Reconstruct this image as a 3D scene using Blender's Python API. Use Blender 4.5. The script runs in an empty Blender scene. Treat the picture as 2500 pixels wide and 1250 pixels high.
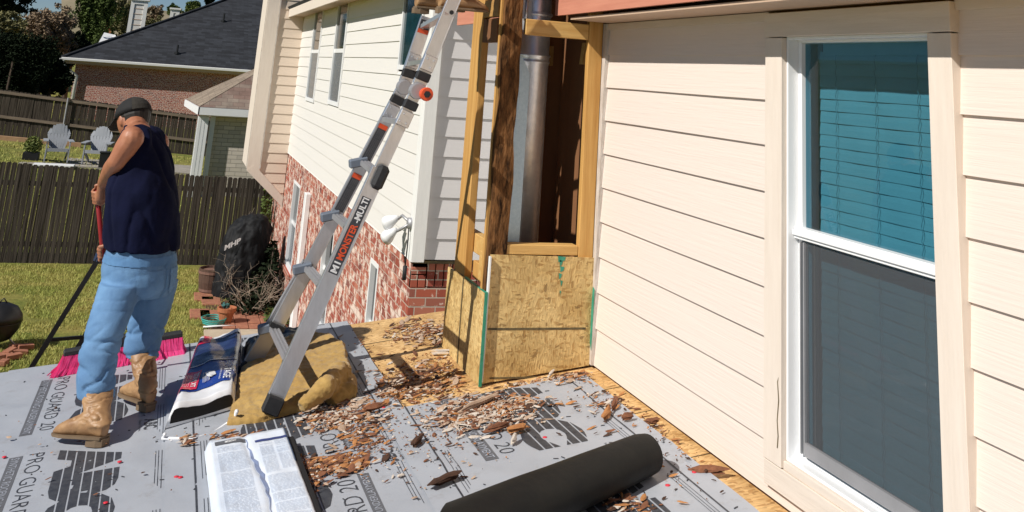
import bpy, bmesh, math, random
from mathutils import Vector as V, Matrix, noise
import numpy as np
R = math.radians
random.seed(7)
C = bpy.context.scene.collection
sc = bpy.context.scene

# ------------------------------------------------------------------ camera
FPX, CXP, CYP = 2397.7, 1250., -416.
yaw, pit, rol = .30416, .24851, .07158
_f = V((math.sin(yaw)*math.cos(pit), math.cos(yaw)*math.cos(pit), math.sin(pit)))
_r = V((math.cos(yaw), -math.sin(yaw), 0)); _u = _r.cross(_f)
_r, _u = math.cos(rol)*_r + math.sin(rol)*_u, -math.sin(rol)*_r + math.cos(rol)*_u
cd = bpy.data.cameras.new('camera'); cam = bpy.data.objects.new('camera', cd); C.objects.link(cam)
cd.sensor_width = 36; cd.lens = 36*FPX/2500; cd.shift_y = (CYP-625)/2500.
cd.clip_start = .05; cd.clip_end = 1500
cam.matrix_world = Matrix(((_r.x, _u.x, -_f.x, 0), (_r.y, _u.y, -_f.y, 0), (_r.z, _u.z, -_f.z, 0), (0, 0, 0, 1)))
sc.camera = cam
# ------------------------------------------------------------------ world, sun, exposure
SUN = V((1.15, .45, -1.0)).normalized()           # direction the light travels
elev = math.asin(-SUN.z)
w = bpy.data.worlds.new('World'); sc.world = w; w.use_nodes = True
nt = w.node_tree; bg = nt.nodes['Background']
sky = nt.nodes.new('ShaderNodeTexSky'); sky.sky_type = 'NISHITA'; sky.sun_disc = False
sky.sun_elevation = elev; sky.sun_rotation = math.atan2(-SUN.x, -SUN.y)
sky.dust_density = 0; sky.air_density = .8; sky.ozone_density = 4.0; sky.altitude = 1500
nt.links.new(sky.outputs[0], bg.inputs[0]); bg.inputs[1].default_value = .052
sl = bpy.data.lights.new('sun', 'SUN'); sl.energy = 4.7; sl.angle = R(.55); sl.color = (1, .95, .87)
so = bpy.data.objects.new('sun', sl); C.objects.link(so)
so.rotation_euler = (-SUN).to_track_quat('Z', 'Y').to_euler()
sc.view_settings.view_transform = 'Standard'; sc.view_settings.look = 'None'
sc.view_settings.exposure = .12; sc.view_settings.gamma = 1
sc.cycles.max_bounces = 8; sc.cycles.transparent_max_bounces = 12
sc.cycles.caustics_reflective = False; sc.cycles.caustics_refractive = False

# ------------------------------------------------------------------ geometry of the place
SL = .13; W = 2.33; Z0 = -1.445                    # roof deck falls to the left of the wall plane x = W
LAWN = -4.04
def rz(x): return Z0 - SL*(W-x)
def ray(px, py): return _r*((px-CXP)/FPX) - _u*((py-CYP)/FPX) + _f
def U(px, py, Y):
    d = ray(px, py); return d*(Y/d.y)
def UX(px, py, X):
    d = ray(px, py); return d*(X/d.x)
def UZ(px, py, Z):
    d = ray(px, py); return d*(Z/d.z)
def RF(px, py, h=0.):
    d = ray(px, py); n = V((-SL, 0, 1)); return d*((Z0-SL*W+h)/n.dot(d))
def proj(p):
    d = p.dot(_f); return (CXP+FPX*p.dot(_r)/d, CYP-FPX*p.dot(_u)/d)

# ------------------------------------------------------------------ object helpers
def tag(o, label=None, cat=None, group=None, kind=None):
    if label: o['label'] = label
    if cat: o['category'] = cat
    if group: o['group'] = group
    if kind: o['kind'] = kind
    return o
def thing(name, loc, label, cat, group=None):
    o = bpy.data.objects.new(name, None); C.objects.link(o); o.location = V(loc)
    o.empty_display_size = .1
    return tag(o, label, cat, group)
def rootloc(p):
    l = V((0, 0, 0))
    while p: l += p.location; p = p.parent
    return l
class MB:
    def __init__(s): s.v = []; s.f = []; s.uv = None
    def add(s, vs, fs):
        b = len(s.v); s.v += [tuple(v) for v in vs]; s.f += [tuple(i+b for i in f) for f in fs]; return s
    def box(s, a, b):
        x0, x1 = sorted((a[0], b[0])); y0, y1 = sorted((a[1], b[1])); z0, z1 = sorted((a[2], b[2]))
        return s.add([(x0,y0,z0),(x1,y0,z0),(x1,y1,z0),(x0,y1,z0),(x0,y0,z1),(x1,y0,z1),(x1,y1,z1),(x0,y1,z1)],
                     [(0,3,2,1),(4,5,6,7),(0,1,5,4),(1,2,6,5),(2,3,7,6),(3,0,4,7)])
    def obox(s, c, ax, ay, az):     # oriented box: centre and three half vectors
        c, ax, ay, az = map(V, (c, ax, ay, az))
        vs = [c+i*ax+j*ay+k*az for k in (-1,1) for i, j in ((-1,-1),(1,-1),(1,1),(-1,1))]
        return s.add(vs, [(0,3,2,1),(4,5,6,7),(0,1,5,4),(1,2,6,5),(2,3,7,6),(3,0,4,7)])
    def bar(s, a, b, side, w, t):   # bar from a to b; width w along 'side', thickness t across
        a, b, side = V(a), V(b), V(side); d = (b-a).normalized()
        sd = (side - d*side.dot(d)).normalized(); th = d.cross(sd)
        return s.obox((a+b)/2, (b-a)/2, sd*w/2, th*t/2)
    def quad(s, a, b, c, d): return s.add([a, b, c, d], [(0,1,2,3)])
    def prism(s, pts, ext):         # closed polygon extruded along ext
        pts = [V(p) for p in pts]; ext = V(ext); n = len(pts)
        return s.add(pts+[p+ext for p in pts], [tuple(range(n))[::-1], tuple(range(n, 2*n))]+[(i, (i+1)%n, n+(i+1)%n, n+i) for i in range(n)])
    def loft(s, rings, cap=True):   # rings: lists of equal length
        n = len(rings[0]); vs = [p for r in rings for p in r]; fs = []
        for k in range(len(rings)-1):
            for i in range(n):
                fs.append((k*n+i, k*n+(i+1)%n, (k+1)*n+(i+1)%n, (k+1)*n+i))
        if cap: fs += [tuple(range(n))[::-1], tuple(range((len(rings)-1)*n, len(rings)*n))]
        return s.add(vs, fs)
    def tube(s, pts, rad, n=10, cap=True):
        pts = [V(p) for p in pts]
        if not isinstance(rad, (list, tuple)): rad = [rad]*len(pts)
        ref = None; rings = []
        for i, p in enumerate(pts):
            d = (pts[min(i+1, len(pts)-1)]-pts[max(i-1, 0)]).normalized()
            if ref is None: ref = d.orthogonal().normalized()
            ref = (ref-d*ref.dot(d)).normalized(); q = d.cross(ref)
            rings.append([p+rad[i]*(math.cos(2*math.pi*k/n)*ref+math.sin(2*math.pi*k/n)*q) for k in range(n)])
        return s.loft(rings, cap)
    def ell(s, pts, n=18):          # pts: (centre, half-vector a, half-vector b)
        return s.loft([[V(c)+math.cos(2*math.pi*k/n)*V(a)+math.sin(2*math.pi*k/n)*V(b) for k in range(n)] for c, a, b in pts])
    def sph(s, c, a, b, cc, nu=12, nv=8):
        c, a, b, cc = V(c), V(a), V(b), V(cc)
        return s.loft([[c+math.sin(math.pi*(j+.3)/(nv-.4+0))*(math.cos(2*math.pi*k/nu)*a+math.sin(2*math.pi*k/nu)*b)-math.cos(math.pi*(j+.3)/(nv-.4))*cc for k in range(nu)] for j in range(nv)])
    def build(s, name, mat, parent=None, smooth=False, bevel=0, fixn=True):
        me = bpy.data.meshes.new(name); off = rootloc(parent)
        me.from_pydata([(v[0]-off.x, v[1]-off.y, v[2]-off.z) for v in s.v], [], s.f); me.update()
        if fixn and len(s.f) < 60000:
            bm = bmesh.new(); bm.from_mesh(me); bmesh.ops.recalc_face_normals(bm, faces=bm.faces)
            if bevel: bmesh.ops.bevel(bm, geom=list(bm.edges), offset=bevel, segments=1, affect='EDGES', clamp_overlap=True)
            bm.to_mesh(me); bm.free()
        for m in (mat if isinstance(mat, (list, tuple)) else [mat]): me.materials.append(m)
        o = bpy.data.objects.new(name, me); C.objects.link(o)
        if parent: o.parent = parent
        if smooth:
            for p in me.polygons: p.use_smooth = True
        return o
def remesh(o, voxel, smooth=3, fac=.5, disp=None):
    m = o.modifiers.new('r', 'REMESH'); m.mode = 'VOXEL'; m.voxel_size = voxel
    if smooth:
        q = o.modifiers.new('s', 'SMOOTH'); q.iterations = smooth; q.factor = fac
    dg = bpy.context.evaluated_depsgraph_get(); dg.update()
    me = bpy.data.meshes.new_from_object(o.evaluated_get(dg)); o.modifiers.clear()
    old = o.data; nm = old.name; mats = list(old.materials)
    o.data = me; bpy.data.meshes.remove(old); me.name = nm
    if not me.materials:
        for k in mats: me.materials.append(k)
    if disp:
        me.update(); ns = [v.normal.copy() for v in me.vertices]; off = rootloc(o.parent)
        for v, n in zip(me.vertices, ns): v.co += n*disp(v.co+off, n)
    for p in me.polygons: p.use_smooth = True
    me.update(); return o
def fbm(p, s, oct=3):
    return sum(noise.noise(V(p)*s*2**k)/2**k for k in range(oct))

# ------------------------------------------------------------------ materials
MATS = {}
def mat(name, col, rough=.6, metal=0., var=None, scale=(1,1,1), nscale=6, vamt=.15, bump=0., bscale=None, bdet=4, spec=None, sheen=0, alpha=None):
    if name in MATS: return MATS[name]
    m = bpy.data.materials.new(name); m.use_nodes = True; t = m.node_tree; N = t.nodes; L = t.links
    b = N['Principled BSDF']; b.inputs['Roughness'].default_value = rough; b.inputs['Metallic'].default_value = metal
    if spec is not None: b.inputs['Specular IOR Level'].default_value = spec
    if sheen: b.inputs['Sheen Weight'].default_value = sheen
    tc = N.new('ShaderNodeTexCoord'); mp = N.new('ShaderNodeMapping'); mp.inputs['Scale'].default_value = scale
    L.new(tc.outputs['Object'], mp.inputs[0])
    nz = N.new('ShaderNodeTexNoise'); nz.inputs['Scale'].default_value = nscale; nz.inputs['Detail'].default_value = 6; nz.inputs['Roughness'].default_value = .65
    L.new(mp.outputs[0], nz.inputs['Vector'])
    cr = N.new('ShaderNodeValToRGB'); c2 = var or tuple(max(0, c*(1-vamt*2)) for c in col)
    cr.color_ramp.elements[0].position = .32; cr.color_ramp.elements[1].position = .68
    cr.color_ramp.elements[0].color = (*c2, 1); cr.color_ramp.elements[1].color = (*col, 1)
    L.new(nz.outputs[0], cr.inputs[0]); L.new(cr.outputs[0], b.inputs['Base Color'])
    if bump:
        n2 = N.new('ShaderNodeTexNoise'); n2.inputs['Scale'].default_value = bscale or nscale*4; n2.inputs['Detail'].default_value = bdet
        L.new(mp.outputs[0], n2.inputs['Vector'])
        bp = N.new('ShaderNodeBump'); bp.inputs['Strength'].default_value = 1; bp.inputs['Distance'].default_value = bump
        L.new(n2.outputs[0], bp.inputs['Height']); L.new(bp.outputs[0], b.inputs['Normal'])
    MATS[name] = m; return m
def nodes(m): return m.node_tree.nodes, m.node_tree.links, m.node_tree.nodes['Principled BSDF']
def mixc(N, L, fac, a, b, mode='MIX'):
    x = N.new('ShaderNodeMix'); x.data_type = 'RGBA'; x.blend_type = mode
    for s, v in ((x.inputs[0], fac), (x.inputs[6], a), (x.inputs[7], b)):
        if hasattr(v, 'is_output'): L.new(v, s)
        elif isinstance(v, (int, float)): s.default_value = v
        else: s.default_value = (*v, 1)
    return x.outputs[2]

def siding_mat(name, col, along, amt=.0009):
    sc_ = {'y': (9, 1.3, 42), 'x': (1.3, 9, 42)}[along]
    return mat(name, col, rough=.72, var=tuple(c*.975 for c in col), scale=sc_, nscale=.7, bump=amt, bscale=2.6, bdet=3)
M_near = siding_mat('siding_cream', (.745, .645, .575), 'y', .0016)
M_far = siding_mat('siding_white', (.735, .715, .685), 'y')
M_ret = siding_mat('siding_return', (.63, .615, .62), 'x')
M_bay = siding_mat('siding_beige', (.72, .60, .49), 'x')
M_trim = mat('trim_cream', (.74, .655, .57), .7, var=(.69, .60, .515), scale=(9, 9, 1.2), nscale=3, bump=.0012, bscale=8)
M_trimh = mat('trim_cream_horizontal', (.72, .635, .55), .7, var=(.66, .575, .49), scale=(9, 1.2, 14), nscale=2, bump=.0022, bscale=4)
M_trimw = mat('trim_white', (.82, .82, .80), .6, vamt=.04, scale=(8, 8, 1), bump=.001, bscale=8)
M_vinyl = mat('vinyl_white', (.85, .86, .87), .35, vamt=.02)
M_worn = mat('worn_trim_edge', (.66, .62, .58), .8, var=(.42, .36, .3), scale=(20, 20, 3), nscale=3, bump=.003)
M_soffit = mat('soffit_paint', (.58, .42, .30), .7, vamt=.06, scale=(1, 6, 1))
M_fascia = mat('primed_red_fascia', (.62, .26, .17), .75, var=(.52, .20, .13), scale=(10, 1, 14), nscale=2, bump=.001)
def wood(name, col, dark, scale, rot=0, rough=.7):
    m = mat(name, col, rough, var=dark, scale=scale, nscale=1.5, bump=.0015, bscale=5)
    return m
M_stud = wood('stud_pine', (.62, .36, .11), (.45, .22, .05), (22, 22, 1.2))
M_studh = wood('cross_pine', (.66, .42, .15), (.52, .29, .08), (1.5, 20, 24))
M_studd = wood('cross_pine_deep', (.5, .29, .09), (.38, .19, .05), (20, 1.5, 24))
M_rot = mat('rotten_stud', (.26, .12, .045), .95, var=(.010, .006, .004), scale=(20, 20, 5), nscale=1.7, spec=.1, bump=.02, bscale=2.6)
M_sheath = mat('old_sheathing', (.23, .10, .038), .85, var=(.17, .072, .027), scale=(3, 3, .6), nscale=2, bump=.001)

def osb_mask(N, L, tc):
    n = N.new('ShaderNodeTexVoronoi'); n.inputs['Scale'].default_value = 34; L.new(tc.outputs['Object'], n.inputs['Vector'])
    sp = N.new('ShaderNodeSeparateXYZ'); L.new(n.outputs['Color'], sp.inputs[0])
    r_ = N.new('ShaderNodeMath'); r_.operation = 'GREATER_THAN'; r_.inputs[1].default_value = .5; L.new(sp.outputs[0], r_.inputs[0]); return r_.outputs[0]
def osb_mat(name, base, dirv, deck=False):
    m = bpy.data.materials.new(name); m.use_nodes = True; N, L, b = nodes(m)
    b.inputs['Roughness'].default_value = .7
    tc = N.new('ShaderNodeTexCoord')
    nz = N.new('ShaderNodeTexNoise'); nz.inputs['Scale'].default_value = 3; L.new(tc.outputs['Object'], nz.inputs['Vector'])
    ad = N.new('ShaderNodeVectorMath'); ad.operation = 'MULTIPLY_ADD'; L.new(nz.outputs['Color'], ad.inputs[0])
    ad.inputs[1].default_value = (.10,)*3; L.new(tc.outputs['Object'], ad.inputs[2])
    prev = None
    for i, (sx, rr) in enumerate(((dirv, 0), (dirv[::-1] if not deck else dirv, 1))):
        mp = N.new('ShaderNodeMapping'); mp.inputs['Scale'].default_value = sx
        mp.inputs['Rotation'].default_value = (.5*i, .6*i+.2, .7*i); L.new(ad.outputs[0], mp.inputs[0])
        vo = N.new('ShaderNodeTexVoronoi'); vo.inputs['Scale'].default_value = 1; L.new(mp.outputs[0], vo.inputs['Vector'])
        cr = N.new('ShaderNodeValToRGB'); e = cr.color_ramp.elements
        e[0].position = 0; e[0].color = (*[c*.42 for c in base], 1); e[1].position = 1; e[1].color = (*[min(1, c*1.35) for c in base], 1)
        k = e.new(.18); k.color = (base[0]*.8, base[1]*.68, base[2]*.55, 1); k = e.new(.4); k.color = (*base, 1)
        L.new(vo.outputs['Color'], cr.inputs[0])
        prev = cr.outputs[0] if prev is None else mixc(N, L, osb_mask(N, L, tc), prev, cr.outputs[0])
        if i == 0: v0 = vo
    n3 = N.new('ShaderNodeTexNoise'); n3.inputs['Scale'].default_value = 5; n3.inputs['Detail'].default_value = 5; L.new(tc.outputs['Object'], n3.inputs['Vector'])
    c3 = N.new('ShaderNodeValToRGB'); c3.color_ramp.elements[0].position = .35; c3.color_ramp.elements[1].position = .62
    c3.color_ramp.elements[0].color = (.72, .66, .55, 1); c3.color_ramp.elements[1].color = (1, 1, 1, 1); L.new(n3.outputs[0], c3.inputs[0])
    out = mixc(N, L, 1., prev, c3.outputs[0], 'MULTIPLY')
    if deck:   # weathered patches and old fibres left on the deck
        n4 = N.new('ShaderNodeTexNoise'); n4.inputs['Scale'].default_value = 11; n4.inputs['Detail'].default_value = 8; n4.inputs['Roughness'].default_value = .75
        mp = N.new('ShaderNodeMapping'); mp.inputs['Scale'].default_value = (1, 2.6, 1); L.new(tc.outputs['Object'], mp.inputs[0]); L.new(mp.outputs[0], n4.inputs['Vector'])
        c4 = N.new('ShaderNodeValToRGB'); c4.color_ramp.elements[0].position = .60; c4.color_ramp.elements[1].position = .70
        c4.color_ramp.elements[0].color = (0, 0, 0, 1); c4.color_ramp.elements[1].color = (.75, .75, .75, 1); L.new(n4.outputs[0], c4.inputs[0])
        out = mixc(N, L, c4.outputs[0], out, (.16, .075, .03))
    L.new(out, b.inputs['Base Color'])
    bp = N.new('ShaderNodeBump'); bp.inputs['Distance'].default_value = .0015; L.new(v0.outputs['Distance'], bp.inputs['Height']); L.new(bp.outputs[0], b.inputs['Normal'])
    MATS[name] = m; return m
M_osb = osb_mat('osb_panel', (.60, .43, .185), (105, 60, 34))
M_deck = osb_mat('osb_deck', (.64, .42, .19), (34, 95, 60), True)
M_green = mat('green_paint', (.02, .22, .13), .6, var=(.05, .3, .2), nscale=20)
M_marker = mat('dark_marker', (.07, .055, .03), .8, var=(.16, .12, .05), nscale=30)

def brick_mat(name, cols, mortar, vert='x', bw=.2, bh=.068, blot=.55, wash=(.72, .58, .50), ns=14):
    m = bpy.data.materials.new(name); m.use_nodes = True; N, L, b = nodes(m); b.inputs['Roughness'].default_value = .85
    tc = N.new('ShaderNodeTexCoord'); sp = N.new('ShaderNodeSeparateXYZ'); cb = N.new('ShaderNodeCombineXYZ')
    L.new(tc.outputs['Object'], sp.inputs[0]); L.new(sp.outputs[0 if vert == 'x' else 1], cb.inputs[0]); L.new(sp.outputs[2], cb.inputs[1])
    br = N.new('ShaderNodeTexBrick'); br.inputs['Scale'].default_value = 1; br.inputs['Brick Width'].default_value = bw; br.inputs['Row Height'].default_value = bh+.01
    br.inputs['Mortar Size'].default_value = .006; br.inputs['Mortar Smooth'].default_value = .3; br.inputs['Bias'].default_value = 0
    br.inputs['Color1'].default_value = (0, 0, 0, 1); br.inputs['Color2'].default_value = (1, 1, 1, 1); br.inputs['Mortar'].default_value = (.5,)*3+(1,)
    L.new(cb.outputs[0], br.inputs['Vector'])
    cr = N.new('ShaderNodeValToRGB'); e = cr.color_ramp.elements; e[0].color = (*cols[0], 1); e[1].color = (*cols[-1], 1)
    for i, c in enumerate(cols[1:-1]): k = e.new((i+1)/(len(cols)-1)); k.color = (*c, 1)
    L.new(br.outputs['Color'], cr.inputs[0])
    nz = N.new('ShaderNodeTexNoise'); nz.inputs['Scale'].default_value = ns; nz.inputs['Detail'].default_value = 4; nz.inputs['Roughness'].default_value = .6; L.new(cb.outputs[0], nz.inputs['Vector'])
    c2 = N.new('ShaderNodeValToRGB'); c2.color_ramp.elements[0].position = blot; c2.color_ramp.elements[1].position = blot+.09
    L.new(nz.outputs[0], c2.inputs[0]); o1 = mixc(N, L, c2.outputs[0], cr.outputs[0], wash)
    o2 = mixc(N, L, br.outputs['Fac'], o1, mortar); L.new(o2, b.inputs['Base Color'])
    bp = N.new('ShaderNodeBump'); bp.inputs['Distance'].default_value = .006; bp.invert = True; L.new(br.outputs['Fac'], bp.inputs['Height']); L.new(bp.outputs[0], b.inputs['Normal'])
    MATS[name] = m; return m
REDS = [(.20, .035, .022), (.38, .09, .05), (.30, .06, .04), (.46, .16, .10), (.16, .04, .035)]
M_brL = brick_mat('tumbled_brick_long', REDS, (.50, .37, .30), 'y', blot=.49, ns=7)
M_brS = brick_mat('tumbled_brick_short', REDS, (.48, .40, .33), 'x', blot=.6)
M_brN = brick_mat('neighbour_brick', REDS, (.6, .47, .42), 'x', blot=.50, ns=24)
M_brG = brick_mat('pale_grey_brick', [(.52, .47, .40), (.60, .54, .47), (.45, .41, .36)], (.30, .27, .23), 'x', bw=.30, bh=.095, blot=.9)
M_soldier = brick_mat('soldier_brick', REDS, (.48, .40, .33), 'x', bw=.078, bh=.2, blot=.56)

def shingle_mat(name, c1, c2, bw=.3, bh=.14, ax=0):
    m = bpy.data.materials.new(name); m.use_nodes = True; N, L, b = nodes(m); b.inputs['Roughness'].default_value = .9
    tc = N.new('ShaderNodeTexCoord'); sp = N.new('ShaderNodeSeparateXYZ'); cb = N.new('ShaderNodeCombineXYZ')
    L.new(tc.outputs['Object'], sp.inputs[0]); L.new(sp.outputs[ax], cb.inputs[0]); L.new(sp.outputs[1-ax], cb.inputs[1])
    br = N.new('ShaderNodeTexBrick'); br.inputs['Scale'].default_value = 1; br.inputs['Brick Width'].default_value = bw; br.inputs['Row Height'].default_value = bh
    br.inputs['Mortar Size'].default_value = .004; br.inputs['Color1'].default_value = (*c1, 1); br.inputs['Color2'].default_value = (*c2, 1)
    br.inputs['Mortar'].default_value = (*[x*.45 for x in c1], 1); L.new(cb.outputs[0], br.inputs['Vector'])
    nz = N.new('ShaderNodeTexNoise'); nz.inputs['Scale'].default_value = 3; nz.inputs['Detail'].default_value = 8; L.new(cb.outputs[0], nz.inputs['Vector'])
    o = mixc(N, L, .6, br.outputs[0], nz.outputs[0], 'OVERLAY'); L.new(o, b.inputs['Base Color'])
    MATS[name] = m; return m
M_shD = shingle_mat('charcoal_shingles', (.011, .0125, .017), (.030, .034, .043), bw=.42, bh=.15)
M_shB = shingle_mat('brown_shingles', (.20, .155, .115), (.30, .24, .18))
M_shR = shingle_mat('brown_red_shingles', (.20, .125, .10), (.25, .205, .165))

M_under = mat('grey_underlayment', (.405, .43, .475), .45, var=(.35, .375, .42), nscale=2.2, bump=.006, bscale=5, bdet=5)
N, L, b = nodes(M_under)
_tc = N.new('ShaderNodeTexCoord'); _n = N.new('ShaderNodeTexNoise'); _n.inputs['Scale'].default_value = 7; _n.inputs['Detail'].default_value = 9; _n.inputs['Roughness'].default_value = .78
L.new(_tc.outputs['Object'], _n.inputs['Vector']); _c = N.new('ShaderNodeValToRGB'); _c.color_ramp.elements[0].position = .55; _c.color_ramp.elements[1].position = .75
_c.color_ramp.elements[0].color = (1, 1, 1, 1); _c.color_ramp.elements[1].color = (.74, .68, .62, 1); L.new(_n.outputs[0], _c.inputs[0])
_src = b.inputs['Base Color'].links[0].from_socket; L.new(mixc(N, L, 1., _src, _c.outputs[0], 'MULTIPLY'), b.inputs['Base Color'])
M_ink = mat('black_ink', (.028, .030, .040), .55, var=(.065, .07, .08), nscale=34)
M_inkg = mat('faded_grey_ink', (.13, .135, .15), .6, vamt=.1, nscale=20)
M_redmark = mat('red_marking', (.75, .03, .06), .5, vamt=.1)
M_fence = mat('weathered_fence', (.105, .090, .075), .95, var=(.010, .008, .007), scale=(24, 24, .6), nscale=1.6, spec=.1, bump=.006, bscale=4)
M_fence2 = mat('weathered_fence_rail', (.27, .21, .155), .9, var=(.15, .115, .085), scale=(1, 14, 14), nscale=2)
M_fencey = mat('fresh_picket_edge', (.55, .33, .13), .85, vamt=.2, scale=(12, 12, 1))
M_conc = mat('concrete', (.50, .42, .31), .9, var=(.42, .35, .26), nscale=5, bump=.003)
M_black = mat('black_metal', (.012, .012, .013), .45, vamt=.1)
M_alu = mat('aluminium', (.72, .73, .75), .30, .8, vamt=.06, scale=(8, 8, 2), nscale=6, bump=.0004)
M_alud = mat('aluminium_dull', (.44, .44, .46), .5, .5, vamt=.08, nscale=8)
M_galv = mat('galvanised_steel', (.88, .91, .95), .36, .8, var=(.66, .71, .77), scale=(1, 1, 1), nscale=14, bump=.0006, bscale=40)
M_galvp = mat('galvanised_sheet', (.42, .55, .65), .5, .35, var=(.32, .45, .56), nscale=60, bump=.0004)
M_rubber = mat('black_rubber', (.022, .023, .026), .7, vamt=.2, nscale=30, bump=.001)
M_plastic = mat('grey_blue_plastic', (.16, .19, .24), .5, vamt=.1)
M_red = mat('red_orange_plastic', (.78, .10, .03), .45, vamt=.05)
M_white = mat('white_paint', (.82, .83, .84), .5, vamt=.03)
M_skin = mat('skin_tanned', (.44, .19, .105), .5, var=(.33, .125, .065), nscale=10, bump=.0006, bscale=60)
M_navy = mat('navy_cotton', (.0065, .0085, .031), .95, var=(.0045, .006, .021), nscale=6, spec=.12, bump=.0015, bscale=60)
M_denim = mat('blue_denim', (.14, .28, .48), .85, var=(.075, .17, .33), nscale=5, bump=.0012, bscale=120)
M_denimd = mat('denim_stitched', (.11, .25, .46), .85, var=(.07, .17, .34), nscale=9)
M_denimp = mat('denim_pocket', (.15, .30, .51), .85, var=(.09, .20, .38), nscale=10, bump=.001, bscale=120)
M_denim2 = mat('dark_work_denim', (.04, .06, .10), .85, vamt=.2)
M_boot = mat('tan_boot_leather', (.46, .28, .135), .5, var=(.22, .11, .05), nscale=7, bump=.003, bscale=18)
M_bootd = mat('brown_boot_leather', (.10, .055, .03), .5, vamt=.2)
M_sole = mat('boot_sole', (.22, .15, .09), .8, vamt=.2)
M_cap = mat('black_cap_cloth', (.012, .012, .013), .85, vamt=.2, nscale=20, bump=.001)
M_capc = mat('olive_cap_panel', (.030, .026, .020), .9, vamt=.2, nscale=30)
M_hair = mat('dark_hair', (.02, .015, .012), .6, vamt=.3, nscale=60)
M_handle = mat('red_broom_handle', (.30, .015, .02), .4, vamt=.1)
M_pink = mat('pink_bristles', (.88, .09, .32), .6, var=(.70, .05, .22), nscale=30)
M_wool = mat('mineral_wool', (.44, .285, .09), .95, var=(.32, .19, .05), nscale=9, bump=.008, bscale=26, bdet=8, sheen=.2)
M_bagw = mat('white_film', (.82, .83, .86), .25, vamt=.05, nscale=6, bump=.003, bscale=12)
M_bagb = mat('blue_print', (.016, .055, .32), .25, var=(.012, .04, .24), nscale=5, bump=.003, bscale=14)
M_bagn = mat('navy_print', (.012, .018, .07), .2, var=(.03, .05, .14), nscale=7, bump=.003, bscale=14)
M_bagr = mat('red_print', (.70, .02, .07), .25, vamt=.06, nscale=8, bump=.002)
M_hole = mat('dark_pack_edges', (.012, .010, .010), .8, vamt=.3, scale=(2, 2, 60), nscale=2)
M_paper = mat('white_wrapper', (.76, .81, .88), .35, var=(.66, .74, .86), nscale=5, bump=.003, bscale=10)
M_pap2 = mat('wrapper_tear_blue', (.24, .30, .48), .45, vamt=.1)  # slate blue for the torn slit in the wrapper
M_felt = mat('black_felt', (.008, .008, .008), .6, spec=.25, var=(.017, .016, .013), nscale=5, bump=.003, bscale=14)
M_blkbag = mat('black_plastic_film', (.012, .013, .012), .35, vamt=.2, bump=.004, bscale=12)
M_terra = mat('terracotta', (.45, .16, .07), .8, vamt=.1, nscale=12)
M_barrel = mat('barrel_wood', (.12, .065, .045), .85, scale=(12, 12, 1), vamt=.25)
M_cover = mat('black_grill_cover', (.009, .010, .012), .7, spec=.25, vamt=.2, nscale=5, bump=.01, bscale=9)
M_twig = mat('dry_twigs', (.42, .34, .26), .9, vamt=.2, nscale=10)
M_paver = mat('red_pavers', (.40, .17, .10), .9, var=(.26, .10, .06), nscale=12, bump=.004)
M_mulch = mat('dark_mulch', (.13, .06, .035), .95, var=(.05, .025, .015), nscale=20, bump=.01)
M_chair = mat('grey_plastic_lumber', (.33, .35, .38), .6, vamt=.06)
M_cable = M_rubber
M_leafG = mat('leaves_green', (.11, .15, .04), .8, spec=.2, var=(.04, .065, .015), nscale=.8)
M_leafD = mat('leaves_dark', (.013, .020, .009), .9, spec=.1, var=(.009, .015, .007), nscale=.7)  # near-black colour also carries the shade of the understory
M_leafO = mat('leaves_olive', (.20, .185, .07), .75, var=(.11, .10, .04), nscale=.8)
M_leafB = mat('twigs_brown_bush', (.30, .215, .13), .85, var=(.15, .105, .065), nscale=1.2)
M_leafY = mat('leaves_yellow_green', (.17, .20, .03), .7, var=(.08, .11, .02), nscale=3)
M_bark = mat('bark', (.10, .07, .05), .95, vamt=.3, scale=(6, 6, 1), nscale=3, bump=.01)

def glass_mat(name, tint, refl=.9, shade=0., shadec=(0, 0, 0), ior=1.5):
    m = bpy.data.materials.new(name); m.use_nodes = True; t = m.node_tree; N = t.nodes; L = t.links; N.remove(N['Principled BSDF'])
    tr = N.new('ShaderNodeBsdfTransparent'); tr.inputs[0].default_value = (*tint, 1)
    gl = N.new('ShaderNodeBsdfGlossy'); gl.inputs['Roughness'].default_value = .01; gl.inputs[0].default_value = (refl,)*3+(1,)
    lw = N.new('ShaderNodeLayerWeight'); lw.inputs[0].default_value = .5; pw = N.new('ShaderNodeMath'); pw.operation = 'POWER'; pw.inputs[1].default_value = 4
    L.new(lw.outputs['Facing'], pw.inputs[0]); fr = N.new('ShaderNodeMath'); fr.operation = 'MULTIPLY_ADD'; fr.inputs[1].default_value = .9*(ior > 1.1); fr.inputs[2].default_value = .045*(ior > 1.1); L.new(pw.outputs[0], fr.inputs[0]); mx = N.new('ShaderNodeMixShader')
    L.new(fr.outputs[0], mx.inputs[0]); L.new(tr.outputs[0], mx.inputs[1]); L.new(gl.outputs[0], mx.inputs[2])
    o = mx.outputs[0]
    if shade:
        df = N.new('ShaderNodeBsdfDiffuse'); df.inputs[0].default_value = (*shadec, 1); m2 = N.new('ShaderNodeMixShader'); m2.inputs[0].default_value = shade
        L.new(o, m2.inputs[1]); L.new(df.outputs[0], m2.inputs[2]); o = m2.outputs[0]
    L.new(o, N['Material Output'].inputs[0]); MATS[name] = m; return m
M_glass = glass_mat('teal_tinted_glass', (.23, .465, .56))
M_screen = glass_mat('insect_screen', (.80, .76, .76), refl=.0, shade=.42, shadec=(.135, .14, .15), ior=1.01)
M_glassd = mat('dark_window_glass', (.02, .025, .03), .05, vamt=.1, spec=.7)
M_glassg = mat('grey_screened_glass', (.16, .18, .20), .25, vamt=.1, spec=.5)
M_glasst = mat('teal_window_glass', (.01, .05, .065), .08, vamt=.2, spec=.6)
M_blind = mat('blind_slats', (.80, .80, .76), .6, vamt=.03)

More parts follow.
